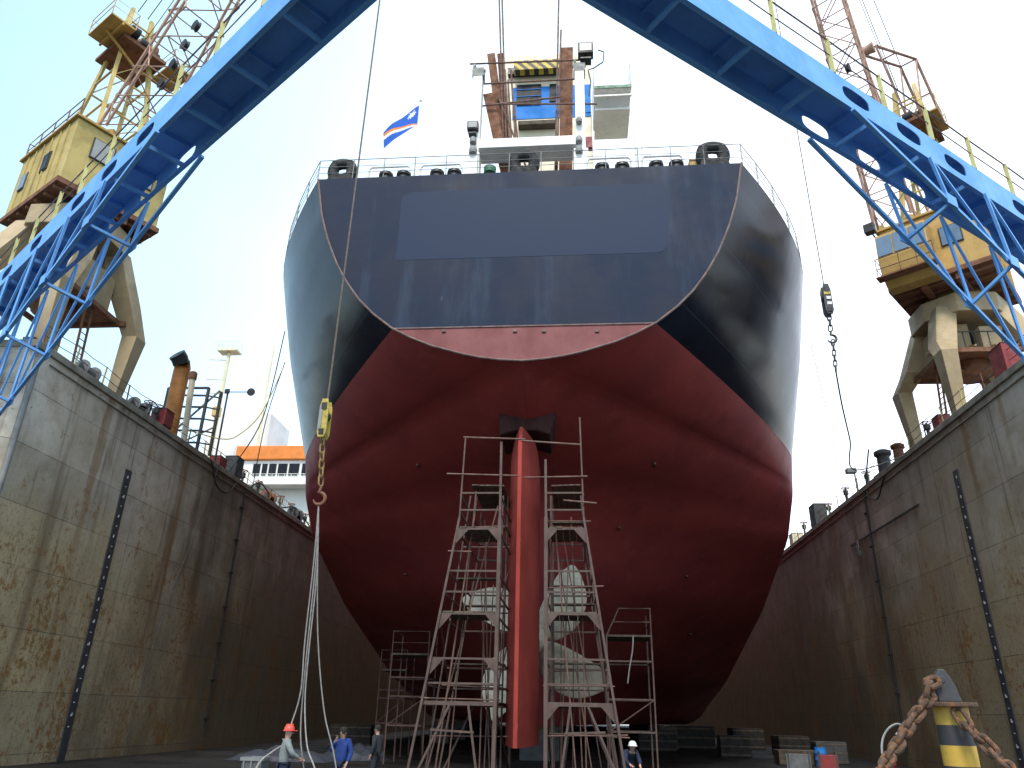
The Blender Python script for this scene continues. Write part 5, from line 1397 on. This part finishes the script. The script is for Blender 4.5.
for x_, y_, w_, h_, lab in ((5.2, 58, 2.6, 1.3, 'added dark crate under the hull, just right of the narrow scaffold'), (8.4, 63, 3.0, 1.6, 'taller added dark crate farther under the right side of the hull'),
                            (12.9, 66, 2.4, 1.5, 'added dark crate between the hull and the right wall, far back'), (13.8, 56, 2.0, 1.2, 'added dark crate close against the foot of the right wall'), (-14.6, 52, 2.6, 1.3, 'added dark crate deep in shadow by the left wall')):
    crate((x_, y_, 0), (w_, 1.6, h_), M['crate_dark'], lab, .1)  # dark crates added to cover the lit floor and deepen its shade
def barrier(x, y, w, mat, label):
    r = thing('barrier_panel', (x, y, 0), label, 'barrier'); m = MB()
    m.box((x, y, .55), (w, .08, .6)); m.build('panel', mat, r, bevel=.02)
    m = MB()
    for i in (-.42, .42): m.box((x + i * w, y, .14), (.08, .5, .26)); m.box((x + i * w, y, .5), (.07, .1, .95))
    build_each(m, 'foot', M['darkgrey'], r)
barrier(9.0, 35.5, 1.0, M['dirtywhite'], 'dirty white barrier panel on the floor on the right')
barrier(10.1, 35.2, .8, M['red'], 'red barrier panel beside the dirty white one')
def drum(x, y, mat, label):
    r = thing('oil_drum', (x, y, 0), label, 'drum', 'drums on the dock floor'); m = MB()
    m.lathe((x, y, 0), (0, 0, 1), [(.29, 0), (.29, .28), (.305, .3), (.29, .32), (.29, .58), (.305, .6), (.29, .62), (.29, .87), (.3, .88), (.02, .87)], 20); m.build('barrel', mat, r, smooth=True)
    m = MB(); m.lathe((x + .12, y, .87), (0, 0, 1), [(.04, 0), (.04, .03), (.01, .035)], 8); m.build('bung', M['grey'], r)
drum(12.3, 44.0, M['bandblue'], 'blue drum on the floor by the right wall'); drum(14.4, 40.5, M['red'], 'red drum on the floor by the right wall')
r = thing('plate_stack', (12.2, 31.5, 0), 'low stack of pale steel sheets on the floor below the right wall', 'steel sheets')
for k in range(4): m = MB(); m.box((12.2 + .05 * k, 31.5 - .04 * k, .16 + .05 * k), (3.2, 1.4, .035), .05 * k - .05); m.build('sheet', M['grey'], r)
m = MB()
for i in (-1, 1): m.box((12.2 + i, 31.5, .07), (.14, 1.5, .13))
build_each(m, 'bearer', M['plank'], r)
heap(14.8, 28.5, 1.6, 2.0, .5, M['rope'], 'coiled heap of pale rope on the floor at the foot of the right wall', 'rope_heap', 'rope heap')
rope('floor_pipe', [V((6, 33, .1)), V((9, 31.5, .1)), V((13, 29.5, .1)), V((16.5, 28.6, .1))], .09, M['rubber'], 'black hose lying across the floor towards the right wall', 'hose')
for x, y, lab in ((4.6, 29.5, 'loose timber baulk on the floor right of the scaffold'),):
    m = MB(); m.box((x, y, .15), (3.2, .3, .3), random.uniform(-.5, .5)); tag(m.build('timber_baulk', M['plank'], bevel=.02), lab, 'timber', 'timber baulks on the dock floor')

# ------------------------------------------------------------------ people
def skin_mesh(name, nodes, edges, mat, parent, lvl=2, root=0):
    me = bpy.data.meshes.new(name); org = ORG[parent.name]
    me.from_pydata([p - org for p, _ in nodes], edges, [])
    o = bpy.data.objects.new(name, me); COL.objects.link(o); o.parent = parent; ORG[o.name] = org
    me.materials.append(mat)
    md = o.modifiers.new('Skin', 'SKIN'); md.use_smooth_shade = True
    if not me.skin_vertices:
        bm = bmesh.new(); bm.from_mesh(me); bm.verts.layers.skin.verify(); bm.to_mesh(me); bm.free()
    for i, (_, rd) in enumerate(nodes):
        me.skin_vertices[0].data[i].radius = rd if isinstance(rd, tuple) else (rd, rd)
        me.skin_vertices[0].data[i].use_root = (i == root)
    s_ = o.modifiers.new('Sub', 'SUBSURF'); s_.levels = 1; s_.render_levels = lvl
    return o
def person(x, y, face, J, jacket, trousers, hat, label, head_tilt=0.0, zoff=0.0):
    r = thing('person', (x, y, 0), label, 'person'); r.scale = (.98, .98, .98)
    ca, sa = math.cos(face), math.sin(face)
    def W(p): return V((x + p[0] * ca - p[1] * sa, y + p[0] * sa + p[1] * ca, p[2] + zoff))
    nodes = []; ids = {}; edges = []
    def nd(k, p, rd, par=None):
        ids[k] = len(nodes); nodes.append((W(p), rd))
        if par: edges.append((ids[par], ids[k]))
    nd('pelvis', J['pelvis'], (.105, .075)); nd('waist', J['waist'], (.09, .06), 'pelvis'); nd('chest', J['chest'], (.105, .07), 'waist')
    nd('neck', J['neck'], .058, 'chest'); nd('skull0', J['head0'], (.072, .085), 'neck'); nd('skull1', J['head1'], (.078, .098), 'skull0'); nd('crown', J['head2'], (.06, .075), 'skull1')
    for s, q in ((-1, 'L'), (1, 'R')):
        nd('sh' + q, J['sh' + q], .05, 'chest'); nd('el' + q, J['el' + q], .036, 'sh' + q); nd('wr' + q, J['wr' + q], .029, 'el' + q)
        el, wr_ = V(J['el' + q]), V(J['wr' + q]); d = (wr_ - el).normalized(); sd = d.cross(V((0, 1, .2))).normalized(); nr = sd.cross(d)
        pm = wr_ + d * .075; nd('palm' + q, pm, (.036, .02), 'wr' + q)
        for f in range(4):
            b = pm + d * .035 + sd * (.027 - .018 * f); Lf = (.055, .068, .062, .048)[f]
            nd(f'f{f}a' + q, b + d * Lf * .5 + nr * .008, .0095, 'palm' + q); nd(f'f{f}b' + q, b + d * Lf * .85 + nr * .035, .008, f'f{f}a' + q)
        t0_ = wr_ + d * .04 + sd * .04; nd('t0' + q, t0_, .0115, 'wr' + q); nd('t1' + q, t0_ + d * .035 + sd * .018 + nr * .015, .009, 't0' + q)
        nd('hip' + q, J['hip' + q], .075, 'pelvis'); nd('kn' + q, J['kn' + q], .05, 'hip' + q); nd('an' + q, J['an' + q], .042, 'kn' + q)
        nd('heel' + q, V(J['an' + q]) + V((0, -.04, -.045)), .038, 'an' + q); nd('toe' + q, V(J['an' + q]) + V((0, .17, -.055)), (.042, .026), 'an' + q)
    skin_mesh('body', nodes, edges, M['skin'], r)
    # clothing shells a little proud of the body
    jn = [(W(J['pelvis']) + V((0, 0, -.10)), (.185, .145)), (W(J['waist']), (.168, .130)), (W(J['chest']), (.195, .142)), (W(V(J['chest']).lerp(V(J['neck']), .75)), (.105, .10))]
    je = [(0, 1), (1, 2), (2, 3)]
    for q in 'LR':
        b = len(jn); jn += [(W(J['sh' + q]), .092), (W(J['el' + q]), .066), (W(V(J['el' + q]).lerp(V(J['wr' + q]), .92)), .047)]; je += [(2, b), (b, b + 1), (b + 1, b + 2)]
    skin_mesh('jacket', jn, je, jacket, r)
    tn = [(W(J['pelvis']) + V((0, 0, .02)), (.150, .118))]; te = []
    for q in 'LR':
        b = len(tn); tn += [(W(J['hip' + q]), .112), (W(J['kn' + q]), .085), (W(V(J['an' + q]) + V((0, 0, .03))), .068)]; te += [(0, b), (b, b + 1), (b + 1, b + 2)]
    skin_mesh('trousers', tn, te, trousers, r)
    for q in 'LR':
        m = MB(); a = V(J['an' + q]); fz = a.z - .09
        secs = [[W((a.x + i * w, a.y + yy, z)) for i, z in ((-1, fz), (1, fz), (.9, fz + h), (-.9, fz + h))] for yy, w, h in ((-.09, .042, .1), (.0, .048, .13), (.1, .052, .085), (.19, .04, .05))]
        m.loft(secs); m.build('boot', M['dark'], r, smooth=True)
    h1 = V(J['head1']); 
    m = MB(); fwd = V((0, 1, 0)); c = h1
    for s in (-1, 1): m.lathe(W(c + V((s * .033, .088, .0))), V((-sa, ca, 0)), [(.013, 0), (.009, .008), (.002, .012)], 8)
    m.cur = 1
    m.loft([[W(c + V((i * .010, .088, -.005))) for i in (-1, 1)] + [W(c + V((0, .095, .015)))], [W(c + V((i * .017, .098, -.042))) for i in (-1, 1)] + [W(c + V((0, .122, -.035)))]])
    for s in (-1, 1): m.frame_box(W(c + V((s * .084, -.005, -.012))), V((ca, sa, 0)) * .008, V((-sa, ca, 0)) * .022, V((0, 0, .032)))
    m.cur = 2; m.frame_box(W(c + V((0, .088, -.066))), V((ca, sa, 0)) * .022, V((-sa, ca, 0)) * .006, V((0, 0, .005)))
    m.build('face', [M['dark'], M['skin'], M['red']], r, smooth=True)
    m = MB()
    if hat:
        cz = W(c + V((0, 0, .035))); m.lathe(cz, (0, 0, 1), [(.15, -.012), (.152, 0), (.132, .012), (.128, .05), (.108, .1), (.06, .135), (.01, .145)], 20)
        m.frame_box(W(c + V((0, .15, .03))), V((ca, sa, 0)) * .08, V((-sa, ca, 0)) * .045, V((0, 0, .007))); m.frame_box(W(c + V((0, 0, .172))), V((ca, sa, 0)) * .015, V((-sa, ca, 0)) * .09, V((0, 0, .012)))
        m.build('helmet', hat, r, smooth=True)
    else:
        m.lathe(W(c + V((0, -.012, .01))), (0, 0, 1), [(.088, -.06), (.098, -.01), (.10, .04), (.085, .085), (.045, .112), (.005, .118)], 16); m.build('hair', M['hair'], r, smooth=True)
    return r
def stand(**k):
    J = dict(pelvis=(0, 0, .93), waist=(0, .0, 1.10), chest=(0, .0, 1.32), neck=(0, .01, 1.48), head0=(0, .03, 1.55), head1=(0, .035, 1.63), head2=(0, .02, 1.71),
             shL=(-.19, 0, 1.40), elL=(-.25, -.02, 1.12), wrL=(-.25, .06, .88), shR=(.19, 0, 1.40), elR=(.25, -.02, 1.12), wrR=(.25, .06, .88),
             hipL=(-.095, 0, .88), knL=(-.11, .03, .49), anL=(-.12, -.02, .09), hipR=(.095, 0, .88), knR=(.11, .03, .49), anR=(.12, -.02, .09))
    J.update(k); return J
p = at(288, 735, Y=19.6)
person(p.x - .02, 19.6, math.radians(-62), stand(waist=(0, -.02, 1.10), chest=(0, .03, 1.31), elR=(.26, .14, 1.15), wrR=(.14, .34, 1.05), elL=(-.25, .10, 1.13), wrL=(-.16, .32, 1.02), knL=(-.11, .10, .50), anL=(-.12, .12, .09), anR=(.13, -.20, .09), knR=(.12, -.04, .49)), M['cl_grey'], M['cl_navy'], M['hat_red'],
       'worker in a red helmet and grey jacket holding a rope beneath the hook')
p = at(343, 740, Y=21.0)
person(p.x, 21.0, math.radians(165), stand(elR=(.30, .08, 1.16), wrR=(.09, .20, 1.42), elL=(-.27, -.03, 1.12), wrL=(-.24, .10, .90), anL=(-.14, .06, .09)), M['cl_blue'], M['cl_navy'], None,
       'bareheaded man in a bright blue jacket raising a hand to his face')
p = at(378, 735, Y=25.5)
person(p.x, 25.5, math.radians(75), stand(), M['cl_dark'], M['cl_dark'], None, 'man in dark clothes standing in shadow left of the scaffold')
p = at(627, 738, Y=26.6)
person(p.x + .05, 26.7, math.radians(200), stand(pelvis=(0, -.18, .80), waist=(0, -.06, .94), chest=(0, .14, 1.06), neck=(0, .24, 1.15), head0=(0, .28, 1.20), head1=(0, .31, 1.27), head2=(0, .31, 1.35), shL=(-.19, .15, 1.10), shR=(.19, .15, 1.10), elL=(-.24, .28, .86), wrL=(-.18, .44, .74), elR=(.24, .28, .86), wrR=(.16, .46, .76),
       hipL=(-.10, -.16, .76), hipR=(.10, -.16, .76), knL=(-.13, .12, .48), knR=(.13, .10, .48), anL=(-.13, -.02, .09), anR=(.13, -.04, .09)), M['cl_navy'], M['cl_navy'], M['hat_white'],
       'worker in a white helmet and navy overalls bending at the foot of the right tower')

for o in list(COL.objects):          # everything that stands on the dock floor
    if o.parent is None and o.name.split('.')[0] in ('person', 'waste_bin', 'tarpaulin', 'rope_heap', 'crate', 'barrier_panel', 'oil_drum', 'plate_stack', 'timber_baulk', 'floor_pipe') and o.location.z < 5:
        o.location.z += FZ
# ------------------------------------------------------------------ light, sky, camera
SUN_EL, SUN_AZ = math.radians(56), math.radians(181)       # azimuth clockwise from +Y
w = bpy.data.worlds.new('World'); sc.world = w; w.use_nodes = True
nt = w.node_tree; bg = nt.nodes['Background']
sky = nt.nodes.new('ShaderNodeTexSky'); sky.sky_type = 'NISHITA'; sky.sun_disc = False
sky.sun_elevation = SUN_EL; sky.sun_rotation = SUN_AZ
sky.air_density = 1.0; sky.dust_density = 1.5; sky.ozone_density = 1.0; sky.altitude = 0
# bright thin cloud veil, thickest ahead to the right
def wn(ty, **kw):
    x = nt.nodes.new(ty)
    for k, v in kw.items(): setattr(x, k, v)
    return x
tc = wn('ShaderNodeTexCoord')
dp = wn('ShaderNodeVectorMath', operation='DOT_PRODUCT'); nt.links.new(tc.outputs['Generated'], dp.inputs[0])
dp.inputs[1].default_value = V((.55, .80, .22)).normalized()
mr = wn('ShaderNodeMapRange'); mr.interpolation_type = 'SMOOTHSTEP'; nt.links.new(dp.outputs['Value'], mr.inputs['Value'])
for k_, v_ in (('From Min', -.1), ('From Max', .98), ('To Min', 2.9), ('To Max', 7.2)): mr.inputs[k_].default_value = v_
no = wn('ShaderNodeTexNoise'); no.inputs['Scale'].default_value = 2.2; no.inputs['Detail'].default_value = 6; nt.links.new(tc.outputs['Generated'], no.inputs['Vector'])
mn = wn('ShaderNodeMapRange'); nt.links.new(no.outputs['Fac'], mn.inputs['Value'])
for k_, v_ in (('From Min', .3), ('From Max', .7), ('To Min', .86), ('To Max', 1.1)): mn.inputs[k_].default_value = v_
mu = wn('ShaderNodeMath', operation='MULTIPLY'); nt.links.new(mr.outputs[0], mu.inputs[0]); nt.links.new(mn.outputs[0], mu.inputs[1])
sv = wn('ShaderNodeVectorMath', operation='SCALE'); vc = wn('ShaderNodeMix', data_type='RGBA'); vc.inputs[6].default_value = (.63, .94, 1.04, 1); vc.inputs[7].default_value = (1.0, 1.0, 1.0, 1)
vm = wn('ShaderNodeMapRange'); nt.links.new(dp.outputs['Value'], vm.inputs['Value'])
for k_, v_ in (('From Min', .35), ('From Max', .9), ('To Min', 0), ('To Max', 1)): vm.inputs[k_].default_value = v_
nt.links.new(vm.outputs[0], vc.inputs[0]); nt.links.new(vc.outputs[2], sv.inputs[0]); nt.links.new(mu.outputs[0], sv.inputs['Scale'])
ad = wn('ShaderNodeVectorMath', operation='ADD'); nt.links.new(sky.outputs[0], ad.inputs[0]); nt.links.new(sv.outputs[0], ad.inputs[1])
nt.links.new(ad.outputs[0], bg.inputs['Color']); bg.inputs['Strength'].default_value = .10
sd = bpy.data.lights.new('sun', 'SUN'); sd.energy = 1.7; sd.angle = math.radians(14); sd.color = (1, .93, .83)
so = bpy.data.objects.new('sun', sd); COL.objects.link(so)
dirv = V((math.sin(SUN_AZ) * math.cos(SUN_EL), math.cos(SUN_AZ) * math.cos(SUN_EL), math.sin(SUN_EL)))
so.rotation_euler = (-dirv).to_track_quat('-Z', 'Y').to_euler(); so.location = dirv * 200
cd = bpy.data.cameras.new('camera'); co = bpy.data.objects.new('camera', cd); COL.objects.link(co)
cd.sensor_width = 36; cd.sensor_fit = 'HORIZONTAL'; cd.lens = 36 * FPX / 1024; cd.clip_start = .05; cd.clip_end = 9000
mw = Matrix.Identity(4)
for i, a in enumerate((RIGHT, UP, -FWD)):
    for k in range(3): mw[k][i] = a[k]
mw.translation = EYE; co.matrix_world = mw
sc.camera = co
vs = sc.view_settings; vs.view_transform = 'Standard'; vs.look = 'None'; vs.exposure = .92; vs.gamma = 1.0; vs.use_curve_mapping = False
sc.cycles.max_bounces = 6; sc.cycles.diffuse_bounces = 4
